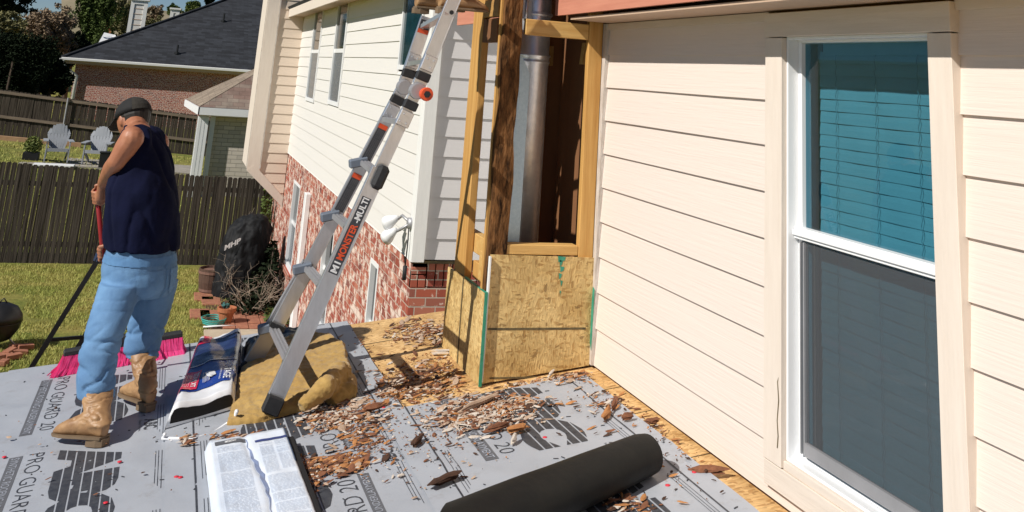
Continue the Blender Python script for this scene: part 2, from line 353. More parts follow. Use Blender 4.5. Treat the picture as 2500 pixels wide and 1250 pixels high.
# ------------------------------------------------------------------ text helper
def text_mesh(body, bold=0.):
    cu = bpy.data.curves.new('lettering', 'FONT'); cu.body = body; cu.size = 1; cu.resolution_u = 3; cu.offset = bold
    o = bpy.data.objects.new('lettering', cu); C.objects.link(o)
    dg = bpy.context.evaluated_depsgraph_get(); dg.update()
    me = bpy.data.meshes.new_from_object(o.evaluated_get(dg))
    vs = [v.co.copy() for v in me.vertices]; fs = [tuple(p.vertices) for p in me.polygons]
    bpy.data.objects.remove(o); bpy.data.curves.remove(cu); bpy.data.meshes.remove(me)
    x0 = min(v.x for v in vs); x1 = max(v.x for v in vs); y0 = min(v.y for v in vs); y1 = max(v.y for v in vs)
    return [((v.x-x0)/(x1-x0), (v.y-y0)/(y1-y0)) for v in vs], fs
def put_text(mb, body, f, bold=0., cuts=None):
    """f maps (u,v) in 0..1 (reading direction, letter height) to a point; cuts: (v0,v1) gaps"""
    uv, fs = text_mesh(body, bold)
    if cuts:
        bm = bmesh.new(); vv = [bm.verts.new((u, v, 0)) for u, v in uv]
        for q in fs:
            try: bm.faces.new([vv[i] for i in q])
            except ValueError: pass
        for a, b in cuts:
            for c_, s in ((a, 1), (b, 1)):
                bmesh.ops.bisect_plane(bm, geom=bm.verts[:]+bm.edges[:]+bm.faces[:], plane_co=(0, c_, 0), plane_no=(-.06, 1, 0), dist=1e-6)
            dl = [q for q in bm.faces if a < q.calc_center_median().y+(-.06)*(q.calc_center_median().x) < b]
            bmesh.ops.delete(bm, geom=dl, context='FACES')
        bm.verts.index_update(); uv = [(v.co.x, v.co.y) for v in bm.verts]; fs = [tuple(v.index for v in q.verts) for q in bm.faces]; bm.free()
    mb.add([f(u, v) for u, v in uv], fs)

# ================================================================== GROUND
def gh(x, y):
    if y < 22.3: z = LAWN
    elif y < 31: z = LAWN + (y-22.3)/8.7*.78
    elif y < 46: z = -3.26
    elif y < 62: z = -3.26+(y-46)*.01
    else: z = -3.1 + (y-62)*.055
    if y > 30: z += -.05*max(-12, min(6, x+1))*min(1, (y-30)/2)
    if y > 55: z += max(0, -x-6)*.05*min(1, (y-55)/20)
    return z
M_lawn = bpy.data.materials.new('lawn'); M_lawn.use_nodes = True; N, L, b = nodes(M_lawn); b.inputs['Roughness'].default_value = .95
tc = N.new('ShaderNodeTexCoord')
def nz_(s, d=5, ro=.6):
    n = N.new('ShaderNodeTexNoise'); n.inputs['Scale'].default_value = s; n.inputs['Detail'].default_value = d; n.inputs['Roughness'].default_value = ro; L.new(tc.outputs['Object'], n.inputs['Vector']); return n.outputs[0]
def rp(x, p0, p1, c0, c1):
    r_ = N.new('ShaderNodeValToRGB'); e = r_.color_ramp.elements; e[0].position = p0; e[1].position = p1; e[0].color = (*c0, 1); e[1].color = (*c1, 1); L.new(x, r_.inputs[0]); return r_.outputs[0]
a1 = rp(nz_(1.1), .35, .65, (.17, .22, .03), (.37, .32, .09))
a2 = rp(nz_(14, 8, .8), .35, .7, (.5, .52, .4), (1.3, 1.25, 1.1))
L.new(mixc(N, L, .85, a1, a2, 'MULTIPLY'), b.inputs['Base Color'])
bp = N.new('ShaderNodeBump'); bp.inputs['Distance'].default_value = .05; L.new(nz_(22, 8, .8), bp.inputs['Height']); L.new(bp.outputs[0], b.inputs['Normal'])
g = MB(); xs = list(np.linspace(-60, 60, 61)); xs = [-400, -200, -110]+xs+[110, 200, 400]
ys = [-300, -100, -30, -10]+list(np.arange(0, 22, 2.))+list(np.arange(22, 70, 1.))+list(np.arange(70, 160, 6.))+[200, 300, 500]
nx = len(xs)
for y in ys:
    for x in xs: g.v.append((x, y, gh(x, min(y, 150))))
for j in range(len(ys)-1):
    for i in range(nx-1): g.f.append((j*nx+i, j*nx+i+1, (j+1)*nx+i+1, (j+1)*nx+i))
tag(g.build('ground', M_lawn, smooth=True), kind='structure')
# grass blades on the visible lawn
gb = MB(); rg = random.Random(3)
M_blade = mat('grass_blades', (.26, .32, .055), .8, var=(.48, .40, .13), nscale=1.6)
n = 0
while n < 52000:
    if n < 45000: x, y = rg.uniform(-4, 2.3), rg.uniform(12.5, 21.9)
    else: x, y = rg.uniform(-6.5, 1.5), rg.uniform(23, 37)
    if x < -y*.16-.3 or fbm((x, y, 3), 1.2, 2) < -.35: continue
    if (y < 17.05 and x > .95) or (y < 18.6 and x > 1.25): continue
    z = gh(x, y); hgt = rg.uniform(.02, .055)*(1 if y < 22 else 1.5); a = rg.uniform(0, 6.28); wd = rg.uniform(.004, .009)*(1 if y < 22 else 2); lx, ly = rg.uniform(-.03, .03), rg.uniform(-.03, .03)
    b0 = len(gb.v); gb.v += [(x-wd*math.cos(a), y-wd*math.sin(a), z-.005), (x+wd*math.cos(a), y+wd*math.sin(a), z-.005), (x+lx, y+ly, z+hgt)]; gb.f.append((b0, b0+1, b0+2)); n += 1
tag(gb.build('grass', M_blade, fixn=False), 'short patchy green and straw lawn grass', 'grass', kind='stuff')
# concrete patio strip by the house
pm = MB(); pm.box((.98, 12.0, LAWN-.05), (2.32, 16.95, LAWN+.03)); tag(pm.build('patio', M_conc), kind='structure')
pm = MB(); pm.box((1.05, 17.0, LAWN-.05), (2.30, 20.4, LAWN+.012)); tag(pm.build('flower_bed', M_mulch), kind='structure')

# ================================================================== NEAR HOUSE
house = thing('house', (3.5, 5, LAWN), 'cream lap-sided house with tall blinds window and a white and brick rear wing', 'house')
def course_lines(z0, z1, ref, e):
    zs = [z0]; k = math.ceil((z0+.02-ref)/e)
    while ref+k*e < z1-.01: zs.append(ref+k*e); k += 1
    return zs+[z1]
def lapX(mb, X, y0, y1, z0, z1, ref, e, dz=None):       # siding facing -X
    zs = course_lines(z0, z1, ref, e)
    n = max(1, int((y1-y0)/.35))
    for a, b in zip(zs, zs[1:]):
        def wv(y, z): return .0016*noise.noise(V((y*1.7, z*9, X)))
        vs = []
        for i in range(n+1):
            y = y0+(y1-y0)*i/n; da, db = wv(y, a), wv(y, b); dx = .0014*noise.noise(V((y*2.1+5, a*7, 1)))
            vs += [(X-.0145+dx, y, a+da), (X-.003+dx, y, b+db), (X+.004, y, b+db), (X+.004, y, a+da)]
        fs = []
        for i in range(n):
            k = 4*i; fs += [(k, k+1, k+5, k+4), (k, k+4, k+7, k+3), (k+1, k+2, k+6, k+5)]
        mb.add(vs, fs+[(0, 3, 2, 1), (4*n, 4*n+1, 4*n+2, 4*n+3)])
def lapY(mb, Y, x0, x1, z0, z1, ref, e):                # siding facing -Y
    zs = course_lines(z0, z1, ref, e)
    for a, b in zip(zs, zs[1:]):
        mb.add([(x0, Y-.017, a), (x1, Y-.017, a), (x1, Y-.003, b), (x0, Y-.003, b), (x0, Y+.004, a), (x1, Y+.004, a), (x1, Y+.004, b), (x0, Y+.004, b)],
               [(0,1,2,3), (0,4,5,1), (0,3,7,4), (1,5,6,2), (3,2,6,7)])
ZT = .345                       # soffit height
REF, EXP = -.007, .1778
wy0, wy1, wz0, wz1 = 2.669, 3.48, -1.268, .238          # window opening
ty0, ty1 = 2.555, 3.605                                 # outside of the trim
mb = MB()
lapX(mb, W, ty1-.02, 5.262, -1.43, ZT, REF, EXP)
lapX(mb, W, -2.0, ty0+.02, -1.43, ZT, REF, EXP)
lapX(mb, W, ty0+.02, ty1-.02, -1.43, -1.30, REF, EXP)
mb.build('siding_wall', M_near, house)
mb = MB()
T = W+.005
mb.box((T, -2, LAWN), (T+.14, 6.0, -1.44)); mb.box((T, -2, -1.44), (T+.14, wy0-.012, 2.4)); mb.box((T, wy1+.012, -1.44), (T+.14, 6.0, 2.4))
mb.box((T, wy0-.012, -1.44), (T+.14, wy1+.012, wz0-.012)); mb.box((T, wy0-.012, wz1+.012), (T+.14, wy1+.012, 2.4))
mb.box((T+.14, 5.86, LAWN), (6, 6.0, 2.4))
mb.build('wall_core', M_sheath, house)
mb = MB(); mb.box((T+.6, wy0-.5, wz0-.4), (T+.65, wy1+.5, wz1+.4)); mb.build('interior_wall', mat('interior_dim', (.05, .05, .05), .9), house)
# white caulk corner strip at the frame and green paint smear
mb = MB(); mb.box((W-.030, 5.262, -1.43), (W, 5.305, ZT)); mb.build('corner_strip', M_worn, house)
gs = MB(); gs.prism([(W-.0325, 5.258, -1.06), (W-.0325, 5.282, -1.05), (W-.0325, 5.290, -1.20), (W-.0325, 5.286, -1.33), (W-.0325, 5.268, -1.36), (W-.0325, 5.262, -1.2)], (.002, 0, 0))
gs.build('green_paint_smear', M_green, house)
# frieze + soffit + fascia
mb = MB(); mb.box((W-.022, -2, ZT-.035), (W, ty0-.004, ZT)); mb.box((W-.022, ty1+.004, ZT-.035), (W, 5.262, ZT)); mb.build('frieze_board', M_trimh, house)
mb = MB(); mb.box((2.074, -2, ZT+.004), (W+.02, 5.25, ZT+.016)); mb.build('soffit', M_soffit, house)
fz = .402
mb = MB(); mb.box((2.050, -2, fz-.026), (2.072, 5.44, fz+.17)); mb.build('fascia_board', M_fascia, house)
mb = MB(); mb.box((2.075, 6.62, fz-.015), (2.098, 7.7, fz+.17)); tag(mb.build('fascia_board', M_fascia, house), 'short red primed fascia piece seen behind the studs')
mb = MB()      # main roof above
mb.prism([(2.05, -2, fz+.17), (6.5, -2, fz+2.4), (6.5, -2, fz+2.3), (2.1, -2, fz+.10)], (0, 7.45, 0)); mb.build('main_roof', M_shD, house)
# ---- window
win = MB()
for a, b_ in (((W-.030, ty0, -1.385), (W-.0, ty1, wz0-.012)),): pass
wo = bpy.data.objects.new('window', None); C.objects.link(wo); wo.parent = house; wo.empty_display_size = .1
for a, b_ in ((ty0, wy0-.008), (wy1+.008, ty1)):
    win = MB(); win.box((W-.040, a, -1.30), (W, b_, .238)); win.build('casing', M_trim, wo, bevel=.002)
tag(wo, 'tall white framed window with blinds above and dark screen below')
h = MB(); h.box((W-.044, ty0-.003, .242), (W, ty1+.003, .337)); h.build('head_trim', M_trimh, wo, bevel=.002)
h = MB(); h.box((W-.037, ty0+.001, -1.385), (W, ty1-.001, -1.303)); h.box((W-.030, wy0-.007, -1.303), (W, wy1+.007, wz0-.006)); h.build('sill_trim', M_trimh, wo, bevel=.002)
h = MB(); h.add([(W-.0415, 3.500, -1.00), (W-.0415, 3.505, -1.02), (W-.0415, 3.497, -1.08), (W-.0415, 3.507, -1.15), (W-.0415, 3.500, -1.2), (W-.0415, 3.505, -1.24), (W-.0415, 3.511, -1.24), (W-.0415, 3.506, -1.2), (W-.0415, 3.512, -1.15), (W-.0415, 3.503, -1.08), (W-.0415, 3.51, -1.02)], [tuple(range(11))]); h.build('trim_crack', M_marker, wo)
fr = MB(); fw = .032
def frameX(mb, y0, y1, z0, z1, wv, x0, x1):
    mb.box((x0, y0, z0), (x1, y0+wv, z1)); mb.box((x0, y1-wv, z0), (x1, y1, z1)); mb.box((x0, y0+wv, z1-wv), (x1, y1-wv, z1)); mb.box((x0, y0+wv, z0), (x1, y1-wv, z0+wv))
frameX(fr, wy0-.006, wy1+.006, wz0-.005, wz1+.004, .011, W-.018, W+.145)
frameX(fr, wy0+.006, wy1-.006, wz0+.008, wz1-.006, .010, W+.028, W+.072); fr.box((W+.028, wy1-.030, wz0+.018), (W+.072, wy1-.016, wz1-.016))
fr.build('frame', M_vinyl, wo, bevel=.0015)
rl = MB(); rl.box((W+.006, wy0+.007, -.512), (W+.05, wy1-.007, -.470)); rl.box((W-.002, wy0+.007, -.500), (W+.006, wy1-.007, -.482)); rl.build('meeting_rail', M_vinyl, wo, bevel=.002)
st = MB(); st.box((W+.012, wy1-.065, wz0+.03), (W+.027, wy1-.058, -.52)); st.box((W+.012, wy1-.042, wz0+.03), (W+.027, wy1-.036, -.52)); st.box((W+.008, wy0+.03, wz0+.032), (W+.026, wy1-.068, wz0+.075)); st.build('screen_frame', M_alud, wo)
for gx, a, b_ in ((.046, -.49, wz1-.02), (.054, wz0+.02, -.49)):
    gp = MB(); gp.add([(W+gx, wy0+.01, a), (W+gx, wy0+.01, b_), (W+gx, wy1-.02, b_), (W+gx, wy1-.02, a)], [(0,1,2,3)]); gp.build('glass', M_glass, wo, fixn=False)
sn = MB(); sn.quad((W+.020, wy0+.012, wz0+.06), (W+.020, wy1-.05, wz0+.06), (W+.020, wy1-.05, -.505), (W+.020, wy0+.012, -.505)); sn.build('insect_screen', M_screen, wo, fixn=False)
bl = MB(); z = wz1-.07; k = 0
while z > wz0+.02:
    yy0, yy1 = wy0+.0, wy1-.062; tl = .019; nsg = 10; sag = .0015*math.sin(k*2.1)
    ringA = []; 
    for i in range(nsg+1):
        y = yy0+(yy1-yy0)*i/nsg; s_ = .0016*math.sin(i*1.7+k*.9)+.0012*fbm((y*3, z*3, 1), 2)
        ringA.append(((W+.093+s_, y, z+.0235), (W+.093-.0030+s_, y, z+.002), (W+.093-.0042+s_, y, z-.0225)))
    for i in range(nsg):
        a, b_ = ringA[i], ringA[i+1]
        bl.quad(a[0], b_[0], b_[1], a[1]); bl.quad(a[1], b_[1], b_[2], a[2])
    z -= .0445; k += 1
bl.build('blind_slats', M_blind, wo, smooth=False, fixn=False)
bl = MB(); bl.box((W+.085, wy0, wz1-.06), (W+.12, wy1-.09, wz1-.015)); bl.build('blind_headrail', M_blind, wo)
cd_ = MB()
for y in (2.85, 3.07, 3.30):
    zz = wz1-.06; i = 0; pts = []
    while zz > wz0+.03: pts.append((W+.0785, y+(.004 if i % 2 else -.003), zz)); zz -= .0222; i += 1
    cd_.tube(pts, .0012, 4)
cd_.build('blind_cords', mat('cord', (.55, .58, .58), .8), wo)

# ---- far wing
FY0, FY1 = 9.55, 20.5; EZ = .93
R2_, E2 = -.035, .1815
Bz = -1.69
mb = MB()
wins = [(17.60, 18.60, -.56, 1.2), (14.86, 15.80, -.50, 1.2), (9.95, 10.87, .07, 1.5)]
segs = sorted(wins); y = FY0+.09
holes = [(a-.07, b_+.07, z0-.07, z1) for a, b_, z0, z1 in segs]
for a, b_, z0, z1 in holes:
    lapX(mb, W, y, a, Bz, EZ, R2_, E2); lapX(mb, W, a, b_, Bz, z0, R2_, E2); y = b_
lapX(mb, W, y, FY1, Bz, EZ, R2_, E2)
mb.build('white_siding_wall', M_far, house)
mb = MB(); mb.box((W+.05, FY0+.05, Bz), (W+.2, FY1, EZ+.3)); mb.box((W+.2, FY0+.05, Bz), (7, FY0+.2, EZ+.3)); mb.build('wing_core', M_sheath, house)
mb = MB(); lapY(mb, FY0, W+.095, 3.4, -1.672, EZ, .344, .1835); mb.build('return_siding', M_ret, house)
mb = MB(); mb.box((W-.024, FY0-.062, Bz), (W+.098, FY0-.001, EZ)); mb.box((W-.026, FY0+.0, Bz), (W, FY0+.10, EZ)); mb.build('corner_board', M_trimw, house, bevel=.002)
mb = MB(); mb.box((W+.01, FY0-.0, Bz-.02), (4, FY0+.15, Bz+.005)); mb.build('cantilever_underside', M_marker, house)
# brick under it
GB = LAWN-.1
mb = MB(); BX = W+.012
bw_ = [(18.14, 19.10, -3.45, -2.03), (14.1, 15.0, -3.45, -2.03), (11.05, 11.5, -3.3, -2.0)]
y = FY0+.06; 
for a, b_, z0, z1 in sorted(bw_):
    mb.box((BX, y, GB), (BX+.2, a, Bz)); mb.box((BX, a, GB), (BX+.2, b_, z0)); mb.box((BX, a, z1), (BX+.2, b_, Bz)); y = b_
mb.box((BX, y, GB), (BX+.2, 22.4, Bz))
mb.build('brick_side_wall', M_brL, house)
mb = MB(); mb.box((BX+.002, FY0+.045, GB), (4.0, FY0+.2, -1.925)); mb.build('brick_end_wall', M_brS, house)
mb = MB()
for i in range(16): mb.box((BX+.15+i*.082, FY0+.037, -1.915), (BX+.222+i*.082, FY0+.19, -1.715))
mb.box((BX+.003, FY0+.043, -1.922), (BX+.066, FY0+.19, -1.82)); mb.box((BX+.075, FY0+.043, -1.922), (BX+.14, FY0+.19, -1.82)); mb.box((BX+.003, FY0+.043, -1.81), (BX+.14, FY0+.19, -1.75))
mb.build('soldier_course', M_brS, house, bevel=.003)
mb = MB(); mb.box((BX+.01, FY0+.06, -1.93), (4.0, FY0+.2, -1.70)); mb.build('mortar_bed', mat('mortar', (.48, .40, .33), .9), house)
def small_window(y0, y1, z0, z1, zm, gt, gb_, X, rec=.0, fw=.06, sash=True):
    m = MB(); frameX(m, y0-fw, y1+fw, z0-fw, z1+fw, fw, X-.025-rec*0, X+.03+rec)
    wnd = m.build('window', M_white, house)
    if sash: m = MB(); m.box((X-.012+rec, y0, zm-.03), (X+.02+rec, y1, zm+.03)); m.build('meeting_rail', M_vinyl, wnd)
    m = MB(); m.box((X+.0+rec, y0, zm+.03), (X+.006+rec, y1, z1)); m.build('upper_glass', gt, wnd)
    m = MB(); m.box((X-.004+rec, y0, z0), (X+.002+rec, y1, zm-.03)); m.build('lower_glass', gb_, wnd)
    return wnd
small_window(17.60, 18.60, -.56, 1.13, .24, M_glassd, M_glassg, W)
small_window(14.86, 15.80, -.50, 1.13, .24, M_glassd, M_glassg, W)
w3 = small_window(9.95, 10.87, .07, 1.13, 1.3, M_glasst, M_glasst, W, sash=False, fw=.05)
for a, b_, z0, z1 in bw_:
    small_window(a+.05, b_-.05, z0+.05, z1-.05, z0+(z1-z0)*.5, M_glassd, M_glassg, BX+.02, rec=.03, fw=.05)
mb = MB()
for a, b_, z0, z1 in bw_: mb.box((BX-.05, a-.05, z0-.07), (BX+.02, b_+.05, z0-.003))
mb.build('brick_sills', M_brS, house)
mb = MB(); mb.box((BX-.09, 16.68, LAWN), (BX-.005, 16.90, -1.98)); mb.build('downspout', M_white, house, bevel=.01)
# eave of the wing
mb = MB(); mb.box((W-.29, FY0-.3, EZ+.0), (W+.3, FY1-.02, EZ+.015)); mb.build('wing_soffit', M_soffit, house)
mb = MB(); mb.box((W-.32, FY0-.32, EZ-.03), (W-.293, FY1-.02, EZ+.16)); mb.box((W-.293, FY0-.32, EZ-.03), (4.0, FY0-.305, EZ+.16)); mb.build('wing_fascia', M_trim, house)
mb = MB(); mb.prism([(W-.36, FY0-.36, EZ+.17), (7.5, FY0-.36, EZ+3), (7.5, FY0-.36, EZ+2.9), (W-.3, FY0-.36, EZ+.1)], (0, 13.2, 0)); mb.build('wing_roof', M_shD, house)
# recess wall between the wings
mb = MB(); lapX(mb, 3.4, 6.0, 9.54, -2.9, 1.6, R2_, E2); mb.box((3.41, 6.0, LAWN), (3.5, 9.5, 1.6)); mb.build('recess_wall', M_far, house)
# overhanging side bay at the far end
bx0, bx1, by = 1.61, W, 20.5
mb = MB(); zz = course_lines(-2.65, 3.4, -.05, .1835)
for a, b_ in zip(zz, zz[1:]):
    za = max(a, -2.02) if False else a
    xl = bx0 if a >= -2.02 else bx0+(-2.02-a)/.63*(bx1-bx0)
    xu = bx0 if b_ >= -2.02 else bx0+(-2.02-b_)/.63*(bx1-bx0)
    mb.add([(xl, by-.017, a), (bx1, by-.017, a), (bx1, by-.003, b_), (xu, by-.003, b_), (xl, by+.01, a), (bx1, by+.01, a)], [(0, 1, 2, 3), (0, 4, 5, 1)])
mb.build('bay_siding', M_bay, house)
mb = MB(); mb.prism([(bx0+.01, by+.012, -2.02), (bx1-.02, by+.012, -2.64), (bx1-.02, by+.012, 3.4), (bx0+.01, by+.012, 3.4)], (0, 1.4, 0)); mb.build('bay_core', M_bay, house)
mb = MB(); mb.box((bx0-.03, by-.05, -2.04), (bx0+.21, by-.018, 3.4)); mb.box((bx0-.03, by-.018, -2.0), (bx0+.008, by+1.4, 3.4)); mb.build('bay_corner_board', M_trim, house)
mb = MB(); mb.box((bx0-.045, by-.01, -2.0), (bx0-.03, by+.03, 3.4)); mb.box((bx0+.20, by-.056, -2.0), (bx0+.225, by-.02, 3.4)); mb.build('bay_worn_edges', M_worn, house)
mb = MB(); mb.prism([(bx0-.03, by-.055, -2.04), (bx1, by-.055, -2.68), (bx1, by-.055, -2.50), (bx0+.10, by-.055, -1.93)], (0, .035, 0)); mb.build('bay_raking_trim', M_trim, house)
# wall lights
def lamp_head(mb, p, d, r, l):
    p, d = V(p), V(d).normalized(); a = d.orthogonal().normalized(); c_ = d.cross(a)
    mb.loft([[p+d*t+rr*(math.cos(2*math.pi*k/14)*a+math.sin(2*math.pi*k/14)*c_) for k in range(14)] for t, rr in ((0, r*.35), (l*.3, r*.6), (l*.75, r), (l, r), (l*.98, r*.8))])
fl = MB(); bp_ = UX(1003, 545, W-.03)
fl.tube([bp_+V((.03, 0, 0)), bp_+V((-.03, 0, 0))], .05, 14)
fl.tube([bp_, bp_+V((-.06, .12, .05)), bp_+V((-.08, .22, 0))], .014, 8); fl.tube([bp_, bp_+V((-.07, .06, -.06)), bp_+V((-.10, .16, -.10))], .014, 8)
lo = fl.build('flood_light', M_alud, house, smooth=True)
fl = MB(); lamp_head(fl, bp_+V((-.08, .2, .02)), (-.5, .4, -.35), .065, .15); lamp_head(fl, bp_+V((-.10, .15, -.08)), (-.5, .5, -.6), .065, .15); fl.build('lamp_heads', M_white, lo, smooth=True)
cb_ = MB(); q0 = bp_+V((-.02, -.02, -.04)); cb_.tube([q0, q0+V((0, -.01, -.15)), q0+V((0, .01, -.33))], .006, 6); cb_.tube([q0+V((0, .01, -.33)), q0+V((0, .01, -.45))], .020, 8); cb_.build('sensor_cable', M_rubber, lo, smooth=True)
# roof deck and its structure
mb = MB()
RX0 = -1.75; RYE = 6.78
mb.add([(RX0, -2, rz(RX0)), (W+.0, -2, rz(W)), (W+.0, RYE, rz(W)), (RX0, RYE, rz(RX0)), (RX0, -2, rz(RX0)-.06), (W+.0, -2, rz(W)-.06), (W+.0, RYE, rz(W)-.06), (RX0, RYE, rz(RX0)-.06)],
       [(0,1,2,3), (4,7,6,5), (0,4,5,1), (1,5,6,2), (2,6,7,3), (3,7,4,0)])
mb.build('roof_deck', M_deck, house)
mb = MB()      # plywood seams: dark gaps between boards
for yy in (4.06,): mb.prism([(W-.42, yy, rz(W-.42)+.0015), (W, yy, rz(W)+.0015), (W, yy+.004, rz(W)+.0015), (W-.42, yy+.004, rz(W-.42)+.0015)], (0, 0, .001))
for yy in (3.2, 4.6, 4.95): mb.prism([(W-.2, yy-.01, rz(W-.2)+.0015), (W, yy, rz(W)+.0015), (W, yy+.003, rz(W)+.0015), (W-.2, yy-.006, rz(W-.2)+.0015)], (0, 0, .001))
mb.prism([(1.27, 6.30, rz(1.27)+.0015), (W, 6.34, rz(W)+.0015), (W, 6.345, rz(W)+.0015), (1.27, 6.306, rz(1.27)+.0015)], (0, 0, .001))
mb.build('deck_seams', M_marker, house)
mb = MB(); mb.box((RX0+.5, 6.60, LAWN), (W+.0, 6.72, rz(RX0+.5)-.07)); mb.box((RX0+.5, -2, LAWN), (RX0+.62, 6.6, rz(RX0+.5)-.07)); mb.build('lower_storey_wall', M_brS, house)

# ================================================================== UNDERLAYMENT
ugroup = 'rows of printed grey roofing underlayment'
def rowmap(x0, x1, ya, yb, h):      # reading from ya to yb, letter tops towards x1
    return lambda u, v: (x0+(x1-x0)*v, ya+(yb-ya)*u, rz(x0+(x1-x0)*v)+h+wave(x0+(x1-x0)*v, ya+(yb-ya)*u))
def wave(x, y): return .0042*(fbm((x*1.4, y*1.0, 5), 1.6, 2)+.7)+.0045*max(0, 1-abs(fbm((x*.9+y*.3, y*.5, 9), 1.9, 1))*9)**2
rows = [  # x0, x1, yfar, lift, lines, label, box, text, logo, dir, starts
    dict(x0=-1.76, x1=-.50, yf=6.80, h=.006, lines=[-.62], lab='lowest grey underlayment row at the roof eave left of the worker', blocks=[]),
    dict(x0=-.66, x1=.34, yf=6.80, h=.012, lines=[.215], lab='printed grey underlayment row under the sweeping worker', box=(-.452, -.397), pg=(-.372, -.308), abc=(-.25, .02), flip=False, starts=[7.63, 6.49, 5.35, 4.21], small=.13),
    dict(x0=.20, x1=1.268, yf=6.80, h=.018, lines=[.32, 1.158], lab='printed grey underlayment row carrying the insulation and white wrapper', box=(.985, .938), pg=(.922, .848), abc=(.82, .52), flip=True, starts=[5.87, 4.74, 3.61], small=1.095),
    dict(x0=1.150, x1=2.205, yf=5.135, h=.024, lines=[1.275, 2.105], lab='uppermost printed grey underlayment row under the black felt roll', box=(1.445, 1.502), pg=(1.522, 1.588), abc=(1.65, 1.925), flip=False, starts=[6.33, 5.20, 4.07, 2.94], small=2.0)]
CUTS = [(.12, .145), (.27, .295), (.42, .445), (.57, .595), (.72, .745), (.86, .885)]
for r_ in rows:
    t = thing('roofing_underlayment', ((r_['x0']+r_['x1'])/2, 4, rz((r_['x0']+r_['x1'])/2)), r_['lab'], 'roofing underlayment', ugroup)
    m = MB(); nx_, ny_ = 26, 150; y0 = 1.2
    def ptz(x, y, h=r_['h']): return rz(x)+h+wave(x, y)
    for j in range(ny_+1):
        y = y0+(r_['yf']-y0)*j/ny_
        for i in range(nx_+1):
            x = r_['x0']+(r_['x1']-r_['x0'])*i/nx_; yy = y+ (0.012*fbm((x*2, 0, 9), 1.5, 2) if j == ny_ else 0)
            if r_['x0'] > 1.1 and j == ny_: yy += -.03*(1-i/nx_)+.05*max(0, i/nx_-.85)
            xx = x+(.006*fbm((y*1.2, 1, r_['x0']), 1.5, 2) if i in (0, nx_) else 0)
            m.v.append((xx, yy, ptz(x, y)))
    for j in range(ny_):
        for i in range(nx_): m.f.append((j*(nx_+1)+i, j*(nx_+1)+i+1, (j+1)*(nx_+1)+i+1, (j+1)*(nx_+1)+i))
    m.build('sheet', M_under, t, smooth=True)
    H = r_['h']+.0012
    def strip(m_, xa, xb, a, b__):
        n_ = max(1, int(abs(b__-a)/.08))
        for i_ in range(n_):
            p_, q_ = a+(b__-a)*i_/n_, a+(b__-a)*(i_+1)/n_
            m_.add([(xa, p_, rz(xa)+H+wave(xa, p_)), (xb, p_, rz(xb)+H+wave(xb, p_)), (xb, q_, rz(xb)+H+wave(xb, q_)), (xa, q_, rz(xa)+H+wave(xa, q_))], [(0,1,2,3)])
    ln = MB()
    for x in r_['lines']:
        strip(ln, x-.004, x+.004, 1.5, r_['yf']-.01)
    # short ruled lines beside each guide line
    for x in r_['lines']:
        for sgn in ((1, -1) if r_['x0'] > .1 else ((-1,) if x > 0 else (1,))):
            if sgn*(x-(r_['x0']+r_['x1'])/2) > 0 and len(r_['lines']) > 1: continue
            yy = 7.0
            while yy > 1.5:
                for j, dx in enumerate((.028, .042, .054)):
                    if yy < r_['yf']: 
                        xx = x+sgn*dx; a = min(yy, r_['yf']-.02); bb = yy-.42+.03*j
                        strip(ln, xx-.0013, xx+.0013, bb, a)
                yy -= .62
    ln.build('guide_lines', M_ink, t, fixn=False)
    if 'box' in r_:
        bk = MB(); tx = MB(); lg = MB(); wt = MB()
        for s_ in r_['starts']:
            ya, yb = (s_, s_-.86) if not r_['flip'] else (s_, s_+.86)
            if min(ya, yb) > r_['yf']-.1: continue
            clip = r_['yf']-.02
            def cl(f):
                return lambda u, v: (lambda p: (p[0], min(p[1], clip), p[2]))(f(u, v))
            x0, x1 = r_['box']; f = cl(rowmap(x0, x1, ya, yb, H)); strip(bk, min(x0, x1), max(x0, x1), min(ya, yb, clip), min(max(ya, yb), clip))
            f = cl(rowmap(x0+(x1-x0)*.2, x0+(x1-x0)*.8, ya+(yb-ya)*.02, ya+(yb-ya)*.98, H+.0014)); put_text(wt, 'SYNTHETIC ROOFING UNDERLAYMENT', f)
            f = cl(rowmap(*r_['pg'], ya, yb+(ya-yb)*.04, H)); put_text(tx, 'PRO GUARD 20', f, -.012)
            f = cl(rowmap(*r_['abc'], ya, yb, H)); put_text(lg, 'ABC', f, .085, CUTS)
            sx = r_['small']; sd = 1 if not r_['flip'] else -1
            yb2 = ya+(yb-ya)*1.06; f = cl(rowmap(sx-sd*.03, sx+sd*.03, yb2, yb2+(yb-ya)*.17, H)); put_text(tx, 'ABC', f, .03, CUTS[1:4])
            f = cl(rowmap(sx-sd*.055, sx-sd*.04, yb2, yb2+(yb-ya)*.18, H)); put_text(tx, 'Supply Co. Inc.', f)
        bk.build('text_band', M_inkg, t, fixn=False); tx.build('printed_lettering', M_ink, t, fixn=False); lg.build('printed_logo', M_ink, t, fixn=False); wt.build('band_lettering', mat('pale_band_text', (.42, .45, .52), .6), t, fixn=False)
    # staples and plastic cap nails
    nl = MB(); rr = random.Random(int(r_['x0']*100))
    for _ in range(130):
        x, y = rr.uniform(r_['x0']+.03, r_['x1']-.03), rr.uniform(2.6, r_['yf']-.1); a = rr.uniform(0, 3.14); l = rr.uniform(.004, .011)
        nl.obox((x, y, rz(x)+H+wave(x, y)+.001), (l*math.cos(a), l*math.sin(a), l*math.cos(a)*SL), (-.0022*math.sin(a), .0022*math.cos(a), 0), (0, 0, .001))
    nl.build('staples', M_ink, t)
nails = [(440, 1168), (292, 1128), (258, 1228), (430, 1167), (936, 996), (1020, 1110), (1070, 1200), (1330, 1072), (1598, 1095), (1695, 1158), (1630, 1190), (440, 850), (10, 1118)]
capp = None
